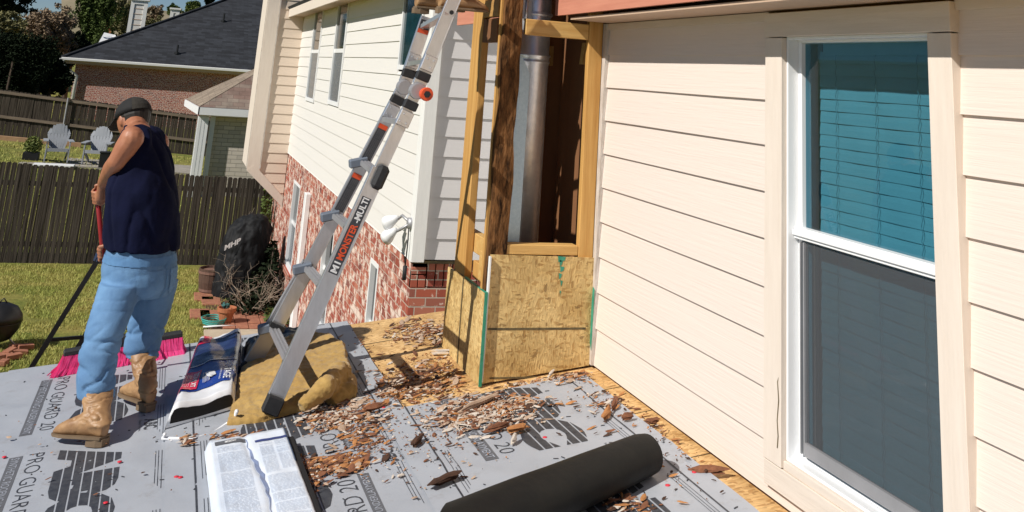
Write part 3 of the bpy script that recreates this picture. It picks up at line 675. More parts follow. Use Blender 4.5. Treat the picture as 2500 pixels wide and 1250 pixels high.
for i, (px, py) in enumerate(nails):
    p = RF(px, py, .02); p.z += wave(p.x, p.y)+(.006 if p.x > 1.27 else 0)
    m = MB(); a = random.uniform(0, 3); m.ell([(p+V((0, 0, -.003)), (.009, 0, .001), (0, .009, 0)), (p+V((0, 0, .0)), (.010, 0, .001), (0, .010, 0)), (p+V((0, 0, .001)), (.004, 0, 0), (0, .004, 0))], 12)
    side = 'left' if px < 700 else 'right'
    o = m.build('cap_nail', M_redmark, smooth=True)
    tag(o, 'small round red plastic cap nail pressed into the grey underlayment', 'cap nail', 'red plastic cap nails on the underlayment')

# ================================================================== CHIMNEY CHASE (open timber frame)
chase = thing('chimney_chase_frame', (2.0, 5.6, rz(2.0)), 'open timber chimney frame with rotten stud, steel flue and new board base', 'timber frame')
TOPZ = 1.5; YF = 5.29; YB = 5.98; XL = 1.70
def part(name, m, mt, par=chase, **k): return m.build(name, mt, par, **k)
def studbox(x0, x1, y0, y1, z0, z1, mt, lab=None, n=14, wob=.0, par=chase):
    m = MB(); rings = []
    for i in range(n+1):
        z = z0+(z1-z0)*i/n; q = [wob*fbm((x0*9+k*3, z*3, y0*7), 1.5, 2) for k in range(4)]
        rings.append([(x0+q[0], y0+q[1], z), (x1+q[2], y0+q[1], z), (x1+q[2], y1+q[3], z), (x0+q[0], y1+q[3], z)])
    m.loft(rings); o = m.build('stud', mt, par, bevel=0 if wob else .003)
    if lab: tag(o, lab)
    return o
studbox(1.703, 1.806, YF+.012, YF+.055, -1.10, TOPZ, M_rot, 'rotten blackened front stud', n=60, wob=.012)
studbox(1.690, 1.735, YF+.057, YF+.078, -1.10, TOPZ, M_stud, 'sound strip doubled behind the rotten stud')
studbox(2.213, W-.032, YF+.010, YF+.052, -1.42, TOPZ, M_stud, 'front right stud against the siding')
studbox(XL+.001, XL+.045, 5.72, 5.93, -1.10, TOPZ, M_stud, 'rear left stud')
m = MB(); m.box((1.830, YF+.012, .248), (2.211, YF+.052, .336)); o = part('cross_piece', m, M_studh, bevel=.003)
m = MB(); m.box((1.795, YF+.014, -.90), (2.211, YF+.10, -.850)); part('sill_plate', m, M_studh, bevel=.003)
m = MB(); m.prism([(XL+.003, YF+.145, .20), (XL+.003, 5.715, .20), (XL+.003, 5.715, .335), (XL+.003, 5.65, .335), (XL+.003, 5.645, .27), (XL+.003, 5.63, .335), (XL+.003, 5.56, .335), (XL+.003, 5.555, .29), (XL+.003, 5.54, .335), (XL+.003, YF+.145, .335)], (.04, 0, 0)); tag(part('cross_piece', m, M_sheath), 'broken jagged cross piece on the left side')
m = MB(); m.box((XL+.003, YF+.145, .345), (XL+.043, 5.715, .445)); part('cross_piece', m, M_studd, bevel=.003)
m = MB(); m.box((XL+.048, YF+.145, -.96), (XL+.10, 5.89, -.86)); m.box((XL+.046, 5.50, -1.09), (XL+.13, 5.60, -.93)); part('side_sill', m, M_studh, bevel=.003)
m = MB(); m.box((XL+.048, YF+.145, -1.09), (XL+.088, 5.715, -1.00)); part('side_sill', m, M_stud, bevel=.003)
m = MB(); m.box((1.98, 5.985, -1.43), (W+.0, 6.0, TOPZ)); m.box((W-.012, 5.31, -1.43), (W, 5.97, TOPZ)); part('inner_sheathing', m, M_sheath)
m = MB(); m.box((2.0, 5.93, .10), (2.24, 5.97, .22)); part('rear_blocking', m, M_studd)
m = MB(); m.prism([(2.262, 5.50, .115), (2.304, 5.50, .115), (2.304, 5.50, .24), (2.275, 5.50, .24)], (0, .05, 0)); part('loose_block', m, M_studh)
# flue
fx, fy, fr_ = 2.005, 5.66, .098
def cyl(prof, n=36, c=(fx, fy)): return [[(c[0]+r*math.cos(2*math.pi*k/n), c[1]+r*math.sin(2*math.pi*k/n), z) for k in range(n)] for z, r in prof]
m = MB(); m.loft(cyl([(-1.40, fr_), (.10, fr_), (.105, fr_+.006), (.112, fr_+.007), (.118, fr_+.003), (.135, fr_+.003), (.142, fr_+.008), (.15, fr_+.008), (.158, fr_+.001), (.30, fr_), (TOPZ, fr_)]))
part('flue_pipe', m, M_galv, smooth=True)
m = MB(); m.loft(cyl([(.375, fr_+.001), (.382, fr_+.010), (.392, fr_+.010), (.40, fr_+.001)])); m.box((fx-.10, fy-.113, .34), (fx-.085, fy-.09, .47)); part('pipe_collar', m, M_galv, smooth=True)
m = MB(); m.prism([(1.835, 5.42, -.88), (1.918, 5.44, -.88), (1.918, 5.44, .04), (1.87, 5.425, .115), (1.835, 5.42, .15)], (0, .004, 0)); part('metal_heat_shield', m, M_galvp)
m = MB(); m.prism([(1.88, 5.55, .35), (1.95, 5.56, .35), (1.95, 5.56, 1.2), (1.90, 5.55, 1.2)], (0, .004, 0)); part('metal_strap', m, M_galvp)
# new OSB
m = MB(); m.add([(1.712, YF-.002, rz(1.712)+.012), (2.300, YF-.002, rz(2.300)+.012), (2.303, YF-.002, -.906), (1.712, YF-.002, -.899),
                 (1.712, YF+.009, rz(1.712)+.012), (2.300, YF+.009, rz(2.300)+.012), (2.303, YF+.009, -.906), (1.712, YF+.009, -.899)], [(0,1,2,3),(4,7,6,5),(0,4,5,1),(1,5,6,2),(2,6,7,3),(3,7,4,0)])
osf = part('front_board', m, M_osb)
m = MB(); m.box((1.722, YF-.0036, -1.262), (2.27, YF-.0024, -1.252)); m.box((1.75, YF-.0036, -1.492), (2.05, YF-.0024, -1.484)); m.build('marker_line', M_marker, osf)
m = MB()
for z, a, b_ in ((-.90, 2.09, 2.135), (-.92, 2.10, 2.12), (-.95, 2.105, 2.13), (-.985, 2.10, 2.118), (-1.02, 2.112, 2.125), (-1.07, 2.11, 2.118)):
    m.prism([(a, YF-.0036, z), (b_, YF-.0036, z-.004), (b_-.005, YF-.0036, z-.022), (a+.004, YF-.0036, z-.03)], (0, .0012, 0))
m.build('green_streak', M_green, osf)
m = MB(); xx = XL-.014
m.add([(xx, 5.262, rz(xx)+.01), (xx, 6.01, rz(xx)+.01), (xx, 6.01, -1.092), (xx, 5.262, -1.078), (xx+.013, 5.262, rz(xx)+.01), (xx+.013, 6.01, rz(xx)+.01), (xx+.013, 6.01, -1.092), (xx+.013, 5.262, -1.078)], [(0,1,2,3),(4,7,6,5),(0,4,5,1),(1,5,6,2),(2,6,7,3),(3,7,4,0)])
oss = part('side_board', m, M_osb)
m = MB(); m.box((xx-.002, 5.2585, rz(xx)+.01), (xx+.015, 5.2615, -1.076)); m.box((xx-.001, 5.262, -1.0805), (xx+.014, 5.66, -1.0765)); m.build('green_edge', M_green, oss)
m = MB(); m.box((xx-.0035, 5.66, rz(xx)+.01), (xx-.0005, 5.675, -1.085)); m.build('board_seam', M_marker, oss)
m = MB(); m.box((XL-.0, 5.262, -1.50), (XL+.008, 5.287, -.905)); part('white_edge_strip', m, M_trimw)

# ================================================================== YARD, FENCES, NEIGHBOURS
def fence(name_lab, x0, x1, Y, zb, zt, pw, mt, rails=None, posts=(), behind=True, seed=1):
    t = thing('fence', ((x0+x1)/2, Y, zb((x0+x1)/2)), name_lab, 'fence')
    rg = random.Random(seed); m = MB(); m2 = MB(); x = x0
    while x < x1:
        w_ = pw-.006; h = zt(x)+rg.uniform(-.012, .012); b_ = zb(x); yy = Y+rg.uniform(-.006, .006); c = .022; ti = rg.uniform(-.012, .012)
        q = m2 if rg.random() < .04 and False else m
        q.prism([(x, yy, b_), (x+w_, yy, b_), (x+w_+ti, yy, h-c), (x+w_-c+ti, yy, h), (x+c+ti, yy, h), (x+ti, yy, h-c)], (0, .018, 0)); x += pw
    m.build('pickets', mt, t)
    if rails:
        for zr in rails:
            r_ = MB(); dy = .02 if behind else -.045
            r_.add([(x0, Y+dy, zr(x0)-.045), (x1, Y+dy, zr(x1)-.045), (x1, Y+dy+.04, zr(x1)-.045), (x0, Y+dy+.04, zr(x0)-.045), (x0, Y+dy, zr(x0)+.045), (x1, Y+dy, zr(x1)+.045), (x1, Y+dy+.04, zr(x1)+.045), (x0, Y+dy+.04, zr(x0)+.045)], [(0,3,2,1),(4,5,6,7),(0,1,5,4),(1,2,6,5),(2,3,7,6),(3,0,4,7)]); r_.build('rail', M_fence2, t)
    for xp in posts:
        r_ = MB(); dy = .06 if behind else -.09
        r_.tube([(xp, Y+dy, zb(xp)-.2), (xp, Y+dy, zt(xp)+.02)], .03, 8); r_.build('post', M_alud, t)
    return t
f1t = lambda x: -2.22 - .10*min(1, max(0, (x+2.94)/2.4))-.02*max(0, x)
fence('dark weathered picket fence along the back of the lawn', -9, 2.30, 22.05, lambda x: LAWN-.06, f1t, .095, M_fence, [lambda x: -2.6, lambda x: -3.7], seed=4)
f2b = lambda x: gh(x, 38)-.05
f2t = lambda x: -1.52-.075*(x+5.5)
fence('grey fence with two pale rails behind the lawn chairs', -14, 6.5, 38, f2b, f2t, .125, mat('weathered_fence_far', (.12, .10, .08), .95, var=(.014, .011, .009), scale=(20, 20, .6), nscale=1.6, spec=.1), [lambda x: f2t(x)-.08, lambda x: f2t(x)-.86], posts=(-3.32,), behind=False, seed=9)
# side fence far left in shade + timber edging
e = MB(); e.prism([(-14, 36.9, gh(-14, 37)), (-2.6, 36.9, gh(-2.6, 37)-.02), (-2.6, 36.9, gh(-2.6, 37)+.14), (-14, 36.9, gh(-14, 37)+.14)], (0, .2, 0))
tag(e.build('timber_edging', mat('edging_timber', (.45, .28, .16), .8, var=(.35, .2, .11), nscale=3)), 'long reddish timber edging below the far fence', 'edging')
# raised stone terrace with chairs
ter = MB(); zt_ = -3.16
ter.prism([(-3.72, 31.2, zt_), (-1.0, 31.2, zt_-.05), (1.0, 31.2, zt_-.1), (1.0, 33.4, zt_-.1), (-3.4, 33.4, zt_)], (0, 0, -.55))
tag(ter.build('stone_terrace', mat('terrace_stone', (.42, .38, .33), .9, var=(.25, .23, .2), nscale=6, bump=.02)), 'low rough stone terrace beyond the fence', 'terrace')
def adirondack(x, y, z, rot):
    t = thing('lawn_chair', (x, y, z), 'x', 'lawn chair', 'grey slatted lawn chairs')
    rm = Matrix.Rotation(rot, 3, 'Z')
    def b_(m, a, b__, w_, th, side=(1, 0, 0)): m.bar(V((x, y, z))+rm@V(a), V((x, y, z))+rm@V(b__), rm@V(side), w_, th)
    bk = MB()                      # fan back: 7 slats, faces -Y
    for i in range(-3, 4):
        top = 1.0-.012*i*i-(.04 if abs(i) == 3 else 0); a, m_, e = V((i*.050, .18, .30)), V((i*.090, .37, .72)), V((i*.070, .45, top)); b_(bk, a, m_, .078, .018); b_(bk, m_, e, .086, .018)
    bk.build('back', M_chair, t)
    s_ = MB()
    for i in range(6): b_(s_, (-.26, -.30+i*.085, .37-i*.018), (.26, -.30+i*.085, .37-i*.018), .075, .02, (0, 1, 0))
    b_(s_, (-.27, -.34, .34), (.27, -.34, .34), .09, .02, (0, 0, 1)); s_.build('seat', M_chair, t)
    for sx in (-1, 1):
        l = MB(); b_(l, (sx*.30, -.30, 0), (sx*.30, -.30, .56), .10, .03, (0, 1, 0)); l.build('leg', M_chair, t)
        l = MB(); b_(l, (sx*.27, -.30, .33), (sx*.27, .50, 0), .10, .03, (0, 0, 1)); l.build('leg', M_chair, t)
        l = MB(); b_(l, (sx*.34, -.38, .575), (sx*.32, .42, .575), .14, .022, (1, 0, 0)); l.build('arm', M_chair, t)
    return t
c1 = adirondack(-2.86, 32, zt_+.0, R(8)); c1['label'] = 'left grey slatted lawn chair, the one next to the round shrub'
def copy_tree(o, dx):
    c = o.copy(); C.objects.link(c); c.location = o.location+V(dx)
    for ch in list(o.children):
        k = ch.copy(); C.objects.link(k); k.parent = c
        for g_ in ch.children: q = g_.copy(); C.objects.link(q); q.parent = k
    return c
c2 = copy_tree(c1, (1.06, .1, -.02)); c2.rotation_euler = (0, 0, R(-14)); c2['label'] = 'right grey slatted lawn chair, the one beside the black box'
sh = MB(); sh.box((-3.72, 31.85, zt_-.01), (-3.30, 32.2, zt_+.22)); shr = thing('potted_shrub', (-3.5, 32, zt_), 'small rounded yellow-green shrub in a black square planter', 'potted shrub'); sh.build('planter', M_black, shr, bevel=.01)
def leaves(m, c, rad, n, size, rg, shell=.0):
    c = V(c)
    for _ in range(n):
        d = V((rg.gauss(0, 1), rg.gauss(0, 1), rg.gauss(0, 1))).normalized(); r_ = (shell+(1-shell)*rg.random()**.45)
        p = c+V((d.x*rad[0]*r_, d.y*rad[1]*r_, d.z*rad[2]*r_)); s_ = size*rg.uniform(.6, 1.4)
        a = V((rg.gauss(0, 1), rg.gauss(0, 1), rg.gauss(0, 1))).normalized(); b_ = a.orthogonal().normalized()
        i0 = len(m.v); m.v += [tuple(p-a*s_), tuple(p+b_*s_*.45), tuple(p+a*s_), tuple(p-b_*s_*.45)]; m.f.append((i0, i0+1, i0+2, i0+3))
rg = random.Random(11); lf = MB(); leaves(lf, (-3.5, 32, zt_+.42), (.26, .22, .24), 900, .035, rg); lf.build('foliage', M_leafY, shr, fixn=False)
def simple(name, m, mt, lab, cat, **k): return tag(m.build(name, mt, **k), lab, cat)
m = MB(); m.box((-1.66, 31.3, zt_-.06), (-1.36, 31.6, zt_+.36)); m.box((-1.68, 31.28, zt_+.345), (-1.34, 31.62, zt_+.375)); simple('storage_box', m, M_black, 'black square storage box in front of the right lawn chair', 'storage box', bevel=.01)
tb = thing('garden_table', (-2.7, 31.0, zt_-.3), 'low white slab table in front of the lawn chairs', 'table')
m = MB(); m.box((-3.3, 30.8, zt_-.03), (-2.25, 31.18, zt_+.03)); m.build('tabletop', M_white, tb, bevel=.01)
for lx in (-3.2, -2.35):
    m = MB(); m.box((lx-.03, 30.95, zt_-.45), (lx+.03, 31.05, zt_-.03)); m.build('leg', M_black, tb)
# neighbour's brick house
nb = thing('neighbour_house', (5, 55, -3), 'brick neighbour house with charcoal hip roof and white gutter', 'house')
HX, HY, HZ, HP = -4.96, 50.0, -.46, .51
d_ = 9.5; x1 = 20.
m = MB(); a, b_, c_, e_ = (HX, HY, HZ), (x1, HY, HZ), (x1, HY+2*d_, HZ), (HX, HY+2*d_, HZ); r0, r1 = (HX+d_, HY+d_, HZ+HP*d_), (x1-d_, HY+d_, HZ+HP*d_)
m.add([a, b_, c_, e_, r0, r1], [(0, 1, 5, 4), (1, 2, 5), (2, 3, 4, 5), (3, 0, 4), (0, 3, 2, 1)]); rf = m.build('roof', M_shD, nb)
tag(rf, 'charcoal shingled hip roof')
m = MB(); m.tube([(HX-.02, HY-.02, HZ+.02), (HX+d_, HY+d_, HZ+HP*d_+.03)], .07, 6); m.tube([(HX+d_, HY+d_, HZ+HP*d_+.03), (x1-d_, HY+d_, HZ+HP*d_+.03)], .07, 6); m.build('ridge_cap', M_shD, rf)
for (vx, vd) in ((-.02, 1.05), (2.05, 4.6)):
    m = MB(); z = HZ+HP*vd; m.tube([(vx, HY+vd, z-.1), (vx, HY+vd, z+.42)], .05, 8); m.tube([(vx, HY+vd, z-.02), (vx, HY+vd, z+.08)], .12, 8); m.build('vent_pipe', M_black, rf)
m = MB(); m.box((HX-.06, HY-.13, HZ-.10), (x1, HY, HZ+.03)); m.build('gutter', M_trimw, nb, bevel=.02)
m = MB(); m.box((HX+.02, HY+.0, HZ-.22), (x1-.1, HY+.025, HZ-.02)); m.box((HX+.02, HY+.025, HZ-.24), (x1-.1, HY+.36, HZ-.21)); m.build('fascia_and_soffit', M_soffit, nb)
m = MB(); m.box((HX+.62, HY+.36, -4), (x1-.6, HY+18, HZ-.2)); m.build('brick_wall', M_brN, nb)
m = MB(); m.tube([(HX+.1, HY-.05, HZ-.05), (HX+.15, HY+.05, HZ-.35), (HX+.75, HY+.25, HZ-.75), (HX+.75, HY+.27, -4)], .075, 8); m.build('downspout', M_trimw, nb, smooth=True)
# pale outbuilding with hipped brown roof
gb_ = thing('garden_outbuilding', (1.6, 28.5, -3.3), 'pale grey brick outbuilding with brown shingled roof and white corner posts', 'outbuilding')
gz = -1.26
A, B, Cc, D = U(486, 272, 28), (6., 28., gz), (6., 33.5, gz), U(456, 228, 32.4)
A = V((A.x, 28, gz)); D = V((D.x, 32.4, gz+.0))
rid = V((A.x+2.4, 30.3, gz+1.55)); rid2 = V((6, 30.3, gz+1.55))
m = MB(); m.add([A, V(B), rid2, rid], [(0, 1, 2, 3)]); m.add([A, rid, D], [(0, 1, 2)]); m.add([D, rid, rid2, V((6, 32.6, gz))], [(0, 1, 2, 3)]); m.add([A, V(B), V((6, 32.6, gz)), D], [(0, 3, 2, 1)])
rfo = m.build('roof', M_shR, gb_)
# its left slope carries greyer shingles
m = MB(); up = V((0, 0, .012)); m.add([A+up, rid+up, D+up], [(0, 1, 2)]); m.build('roof_slope', M_shB, gb_)
m = MB(); m.prism([A+V((-.02, -.02, -.20)), V((6, 27.98, gz-.20)), V((6, 27.98, gz-.012)), A+V((-.02, -.02, -.012))], (0, .04, 0)); m.prism([A+V((-.03, -.02, -.20)), D+V((-.03, 0, -.20)), D+V((-.03, 0, -.012)), A+V((-.03, -.02, -.012))], (.04, 0, 0)); m.build('fascia', M_white, gb_)
m = MB(); m.box((A.x+.05, 28.6, gz-.23), (5.9, 32.4, gz-.20)); m.box((A.x+.05, 28.03, gz-.23), (5.9, 28.6, gz-.20)); m.build('soffit', M_trim, gb_)
m = MB(); m.box((1.18, 28.35, -4.2), (5.5, 28.55, gz-.23)); m.build('brick_wall', M_brG, gb_)
for i, (xa, xb) in enumerate(((.70, .98), (1.02, 1.15))):
    m = MB(); m.box((xa+.06, 28.12+.1*i, -4.2), (xb+.06, 28.3, gz-.23))
    for k in range(3): m.box((xa+.075+k*(xb-xa)/3, 28.108+.1*i, -4.2), (xa+.055+(k+1)*(xb-xa)/3, 28.12+.1*i, gz-.25))
    m.build('corner_post', M_white, gb_)
# --- lawn objects near the brick wall
p = UZ(585, 715, LAWN); gc = V((1.62, 19.35, LAWN))
cv = thing('covered_grill', gc, 'tall black fabric cover over a grill beside the picket fence', 'covered grill')
m = MB(); rings = []
for z, a, b_, ox in ((0, .40, .36, -.06), (.25, .43, .38, -.04), (.6, .43, .38, .0), (.95, .42, .34, .03), (1.15, .37, .30, .07), (1.30, .25, .24, .13), (1.37, .12, .14, .15)):
    rings.append([(gc.x+ox+a*(math.cos(k*math.pi/12))*(1-.06*(k % 2)), gc.y+b_*math.sin(k*math.pi/12), gc.z+z) for k in range(24)])
m.loft(rings); o = m.build('fabric_cover', M_cover, cv)
remesh(o, .02, 2, .5, lambda c, n: .045*fbm((c.x*3, c.y*3, c.z*1.4), 2.2, 3))
m = MB(); q = UX(572, 602, 1.35); 
uvp = U(566, 606, 18.92)
put_text(m, 'MHP', lambda u, v: (uvp.x-.12+.26*u, 18.955+.03*u, uvp.z-.05+.09*v+.13*u), .04); m.build('printed_mark', M_white, cv)
bq = UZ(513, 716, LAWN)
br = thing('barrel_planter', bq, 'half barrel planter of dark wood next to the covered grill', 'barrel planter')
def ring(c, r, z, n=20, sq=1): return [(c[0]+r*math.cos(2*math.pi*k/n), c[1]+r*sq*math.sin(2*math.pi*k/n), c[2]+z) for k in range(n)]
m = MB(); m.loft([ring(bq, .19, 0), ring(bq, .23, .2), ring(bq, .245, .42), ring(bq, .225, .42), ring(bq, .21, .36)]); m.build('staves', M_barrel, br)
for z, r in ((.05, .205), (.34, .245)):
    m = MB(); m.loft([ring(bq, r, z), ring(bq, r+.006, z), ring(bq, r+.008, z+.04), ring(bq, r, z+.04)]); m.build('hoop', mat('rusty_hoop', (.22, .12, .09), .7), br)
m = MB(); s0 = bq+V((.05, 0, .36))
for k in range(6):
    a = k*.9; m.tube([s0+V((.05*math.cos(a), .05*math.sin(a), 0)), s0+V((.12+.1*k*.5, .05*math.sin(a), .35+.06*k)), s0+V((.22+.12*k*.5, .1*math.sin(a), .75+.07*k))], [.009, .006, .003], 5)
m.build('bare_stems', M_twig, br)
pq = UZ(549, 792, LAWN)
pt = thing('terracotta_pot', pq, 'terracotta flower pot standing on the red pavers', 'flower pot')
m = MB(); m.loft([ring(pq, .085, 0), ring(pq, .125, .19), ring(pq, .145, .19), ring(pq, .15, .25), ring(pq, .13, .25), ring(pq, .12, .19)]); m.build('pot', M_terra, pt, smooth=False)
rg = random.Random(5); m = MB(); leaves(m, pq+V((-.03, 0, .27)), (.07, .07, .05), 60, .03, rg); m.build('plant', mat('teal_plant', (.03, .12, .11), .7), pt, fixn=False)
# pavers
pv = []
rg = random.Random(8)
for (px, py) in ((497, 727), (515, 738), (488, 769), (512, 772)):
    q = UZ(px, py, LAWN); m = MB(); m.box((q.x-.16, q.y-.28, LAWN-.03), (q.x+.16, q.y+.28, LAWN+.035)); pv.append(tag(m.build('paver', M_paver, bevel=.01), 'red paving stone set in the grass near the barrel planter', 'paver', 'red pavers in the grass'))
m = MB()
for i in range(5):
    for j in range(5):
        x, y = 1.36+i*.20, 17.15+j*.30+rg.uniform(-.02, .02)
        m.box((x-.095, y-.14, LAWN-.02), (x+.095, y+.14, LAWN+.03+rg.uniform(0, .012)))
tag(m.build('paved_patch', M_paver, bevel=.006), kind='structure')
# dry shrub
rg = random.Random(21); bs = UZ(605, 770, LAWN)
sb = thing('bare_shrub', bs, 'leafless twiggy shrub in front of the covered grill', 'bare shrub'); m = MB()
def twig(p, d, l, r, dep):
    d = d.normalized(); q = p+d*l*.5+V((rg.gauss(0, .03), rg.gauss(0, .03), rg.gauss(0, .02))); e = p+d*l
    m.tube([p, q, e], [r, r*.8, r*.55], 4)
    if dep:
        for _ in range(3): twig(e if rg.random() < .6 else q, d+V((rg.gauss(0, .6), rg.gauss(0, .6), rg.gauss(.1, .5))), l*rg.uniform(.5, .85), r*.6, dep-1)
for k in range(9):
    a = rg.uniform(0, 6.28); twig(bs+V((rg.uniform(-.1, .1), rg.uniform(-.1, .1), 0)), V((math.cos(a)*.8, math.sin(a)*.6, rg.uniform(.35, 1.0))), rg.uniform(.3, .5), .008, 3)
m.build('stems', M_twig, sb, fixn=False)
# dark evergreen vine and bush by the brick corner
rg = random.Random(31); m = MB(); m2 = MB()
vb = thing('dark_bush', (2.05, 18.6, LAWN), 'dark shaded bush against the brick wall behind the bare shrub', 'bush')
for c_, r_ in (((1.95, 18.9, LAWN+.25), (.30, .6, .32)), ((2.1, 19.2, LAWN+.55), (.16, .5, .4)), ((1.8, 18.2, LAWN+.12), (.5, .5, .15))): leaves(m, c_, r_, 700, .045, rg)
m.build('foliage', M_leafD, vb, fixn=False)
m2.tube([(2.05, 18.8, LAWN), (2.1, 18.9, LAWN+.5), (2.1, 19.0, LAWN+.9)], [.03, .02, .01], 6); m2.build('trunk', M_bark, vb)
wd = MB(); rg = random.Random(32); leaves(wd, (2.1, 17.4, LAWN+.08), (.2, .6, .14), 500, .03, rg); leaves(wd, (2.15, 21.6, LAWN+.9), (.12, .25, .9), 380, .05, rg)
tag(wd.build('weeds', M_leafG, fixn=False), 'green weeds growing along the foot of the brick wall', 'weeds', kind='stuff')
# dropped garden tools/hose
hq = UZ(521, 788, LAWN+.03); m = MB(); rg = random.Random(2)
pts = [hq+V((.16*math.cos(k*.7)*(1+.1*k/10), .25*math.sin(k*.7), .012*k/4)) for k in range(28)]
m.tube(pts, .011, 6); simple('garden_hose', m, mat('teal_hose', (.05, .38, .33), .5), 'teal and white garden hose coiled beside the terracotta pot', 'hose', smooth=True)
m = MB(); m.tube([hq+V((-.16, -.25, 0)), hq+V((.1, -.28, .02)), hq+V((.33, -.2, .0))], .014, 6); simple('hand_tool', m, M_white, 'white handled garden tool lying in front of the teal hose', 'garden tool', smooth=True)
# kettle grill at the left edge with bricks
kq = UZ(-12, 850, LAWN)
kg = thing('kettle_grill', kq, 'round black kettle grill at the left edge of the lawn', 'grill')
m = MB(); cz = .30; m.loft([ring(kq, .02, cz-.24), ring(kq, .17, cz-.18), ring(kq, .26, cz-.05), ring(kq, .28, cz+.03), ring(kq, .285, cz+.04)]); m.build('bowl', M_black, kg, smooth=True)
m = MB(); m.loft([ring(kq, .29, cz+.045), ring(kq, .275, cz+.12), ring(kq, .2, cz+.22), ring(kq, .08, cz+.27), ring(kq, .02, cz+.275)]); m.tube([kq+V((-.05, 0, cz+.27)), kq+V((0, 0, cz+.33)), kq+V((.05, 0, cz+.27))], .01, 6); m.build('lid', M_black, kg, smooth=True)
for k in range(3):
    a = k*2.1+.4; m = MB(); m.tube([kq+V((.12*math.cos(a), .12*math.sin(a), cz-.16)), kq+V((.27*math.cos(a), .27*math.sin(a), 0))], .011, 6); m.build('leg', M_alud, kg, smooth=True)
rg = random.Random(12); m = MB()
bpos = [(10, 868, 0), (32, 872, .5), (22, 862, 1.2), (48, 860, .2), (40, 848, .9), (62, 850, .4), (8, 885, 1.4), (-10, 875, .3)]
for i, (px, py, a) in enumerate(bpos):
    q = UZ(px, py, LAWN+.03); c_, s_ = math.cos(a), math.sin(a); m = MB(); tz = rg.uniform(-.15, .15)
    m.obox(q+V((0, 0, .01*(i % 3))), (.1*c_, .1*s_, .1*tz), (-.048*s_, .048*c_, 0), (-.03*tz*c_, 0, .03)); tag(m.build('loose_brick', M_paver, bevel=.004), 'loose red brick in the pile below the kettle grill', 'brick', 'loose red bricks by the kettle grill')

# black folding frame standing on the lawn past the roof edge
ff = thing('folding_frame', (-.3, 8, LAWN), 'tall black metal folding frame standing on the lawn beside the roof edge', 'folding frame')
ap = U(243, 628, 7.6); l1 = UZ(-30, 1075, LAWN); l1 = ap+(U(75, 900, 7.6)-ap)*2.55; ap2 = U(318, 640, 7.75); l2 = ap2+(U(170, 880, 7.75)-ap2)*2.9
def gl(p, q): return p+(q-p)*((LAWN-p.z)/(q.z-p.z))
for a, b_ in ((ap, gl(ap, l1)), (ap2, gl(ap2, l2)), (ap2+V((.02, .1, 0)), gl(ap2, U(318, 835, 7.6)))):
    m = MB(); m.bar(a, b_, (1, 0, 0), .032, .022); m.build('leg', M_black, ff)
m = MB(); m.bar(U(118, 830, 7.6), U(200, 823, 7.72), (0, 0, 1), .02, .02); m.build('cross_bar', M_black, ff)
m = MB(); m.bar(ap+V((-.02, 0, 0)), ap2+V((.02, 0, 0)), (0, 0, 1), .05, .05); m.build('hinge_bar', mat('blue_black', (.015, .03, .08), .5), ff)

# ================================================================== BACKGROUND TREES AND HOUSES
def tree(name, lab, cat, base, h, clumps, mt, size, n, seed, group=None, limbs=5, cl_r=None):
    rg = random.Random(seed); base = V(base); t = thing(name, base, lab, cat, group)
    cz = sum(c[0][2] for c in clumps)/len(clumps)
    m = MB(); top = base+V((0, 0, h*.55)); m.tube([base, base+V((rg.uniform(-.2, .2), 0, h*.3)), top], [h*.03+.05, h*.022+.04, h*.012+.02], 8)
    for c, r_ in clumps[:limbs*2]:
        c = V(c); m.tube([base+V((0, 0, h*rg.uniform(.2, .45))), (base+V((0, 0, h*.4))+c)/2+V((0, 0, .1)), c], [h*.012+.03, h*.008+.02, .015], 5)
    m.build('trunk', M_bark, t, fixn=False)
    m = MB(); tot = sum(r_[0]*r_[1]*r_[2] for c, r_ in clumps)**1
    for c, r_ in clumps:
        k = max(8, int(n*(r_[0]*r_[1]*r_[2])/tot)); 
        for _ in range(max(1, k//60)):
            d = V((rg.gauss(0, .5), rg.gauss(0, .5), rg.gauss(0, .5))); sc_ = V(c)+V((d.x*r_[0], d.y*r_[1], d.z*r_[2])); rr = rg.uniform(.22, .5)
            leaves(m, sc_, (r_[0]*rr, r_[1]*rr, r_[2]*rr), 60, size, rg)
    m.build('crown', mt, t, fixn=False); return t
def blob_tree(name, lab, px0, py0, px1, py1, Y, mt, seed, size=.12, n=9000, k=14, group=None, cat='tree'):
    size *= .66; n = int(n*1.7)
    rg = random.Random(seed); a = U(px0, py1, Y); b_ = U(px1, py0, Y); cx, cz = (a.x+b_.x)/2, (a.z+b_.z)/2; rx, rz_ = abs(b_.x-a.x)/2, abs(b_.z-a.z)/2
    cl = []
    for _ in range(k):
        an = rg.uniform(0, 6.28); rr = rg.random()**.5*.62
        cl.append(((cx+rx*rr*math.cos(an), Y+rg.uniform(-.5, .5)*rx*.8, cz+rz_*rr*math.sin(an)), (rx*rg.uniform(.3, .5), rx*rg.uniform(.3, .5), rz_*rg.uniform(.28, .48))))
    gz_ = gh(cx, min(Y, 150)); base = V((cx, Y, min(gz_, cz-rz_*.6)))
    return tree(name, lab, cat, base, max(1.5, cz+rz_-base.z), cl, mt, size, n, seed, group)
blob_tree('evergreen_tree', 'evergreen tree coloured nearly black for shade at the far left above the fence', -190, 75, 110, 235, 46, M_leafD, 1, .14, 14000, 18)  # shade under the trees is put into the leaf colour here and below
blob_tree('evergreen_tree', 'evergreen tree coloured nearly black for shade beside the brick house corner', 40, 115, 195, 235, 47.5, M_leafD, 2, .14, 12000, 16)
blob_tree('evergreen_tree', 'dark evergreen tree rising out of the picture at top left', -120, -120, 120, 50, 66, M_leafD, 3, .17, 12000, 16)
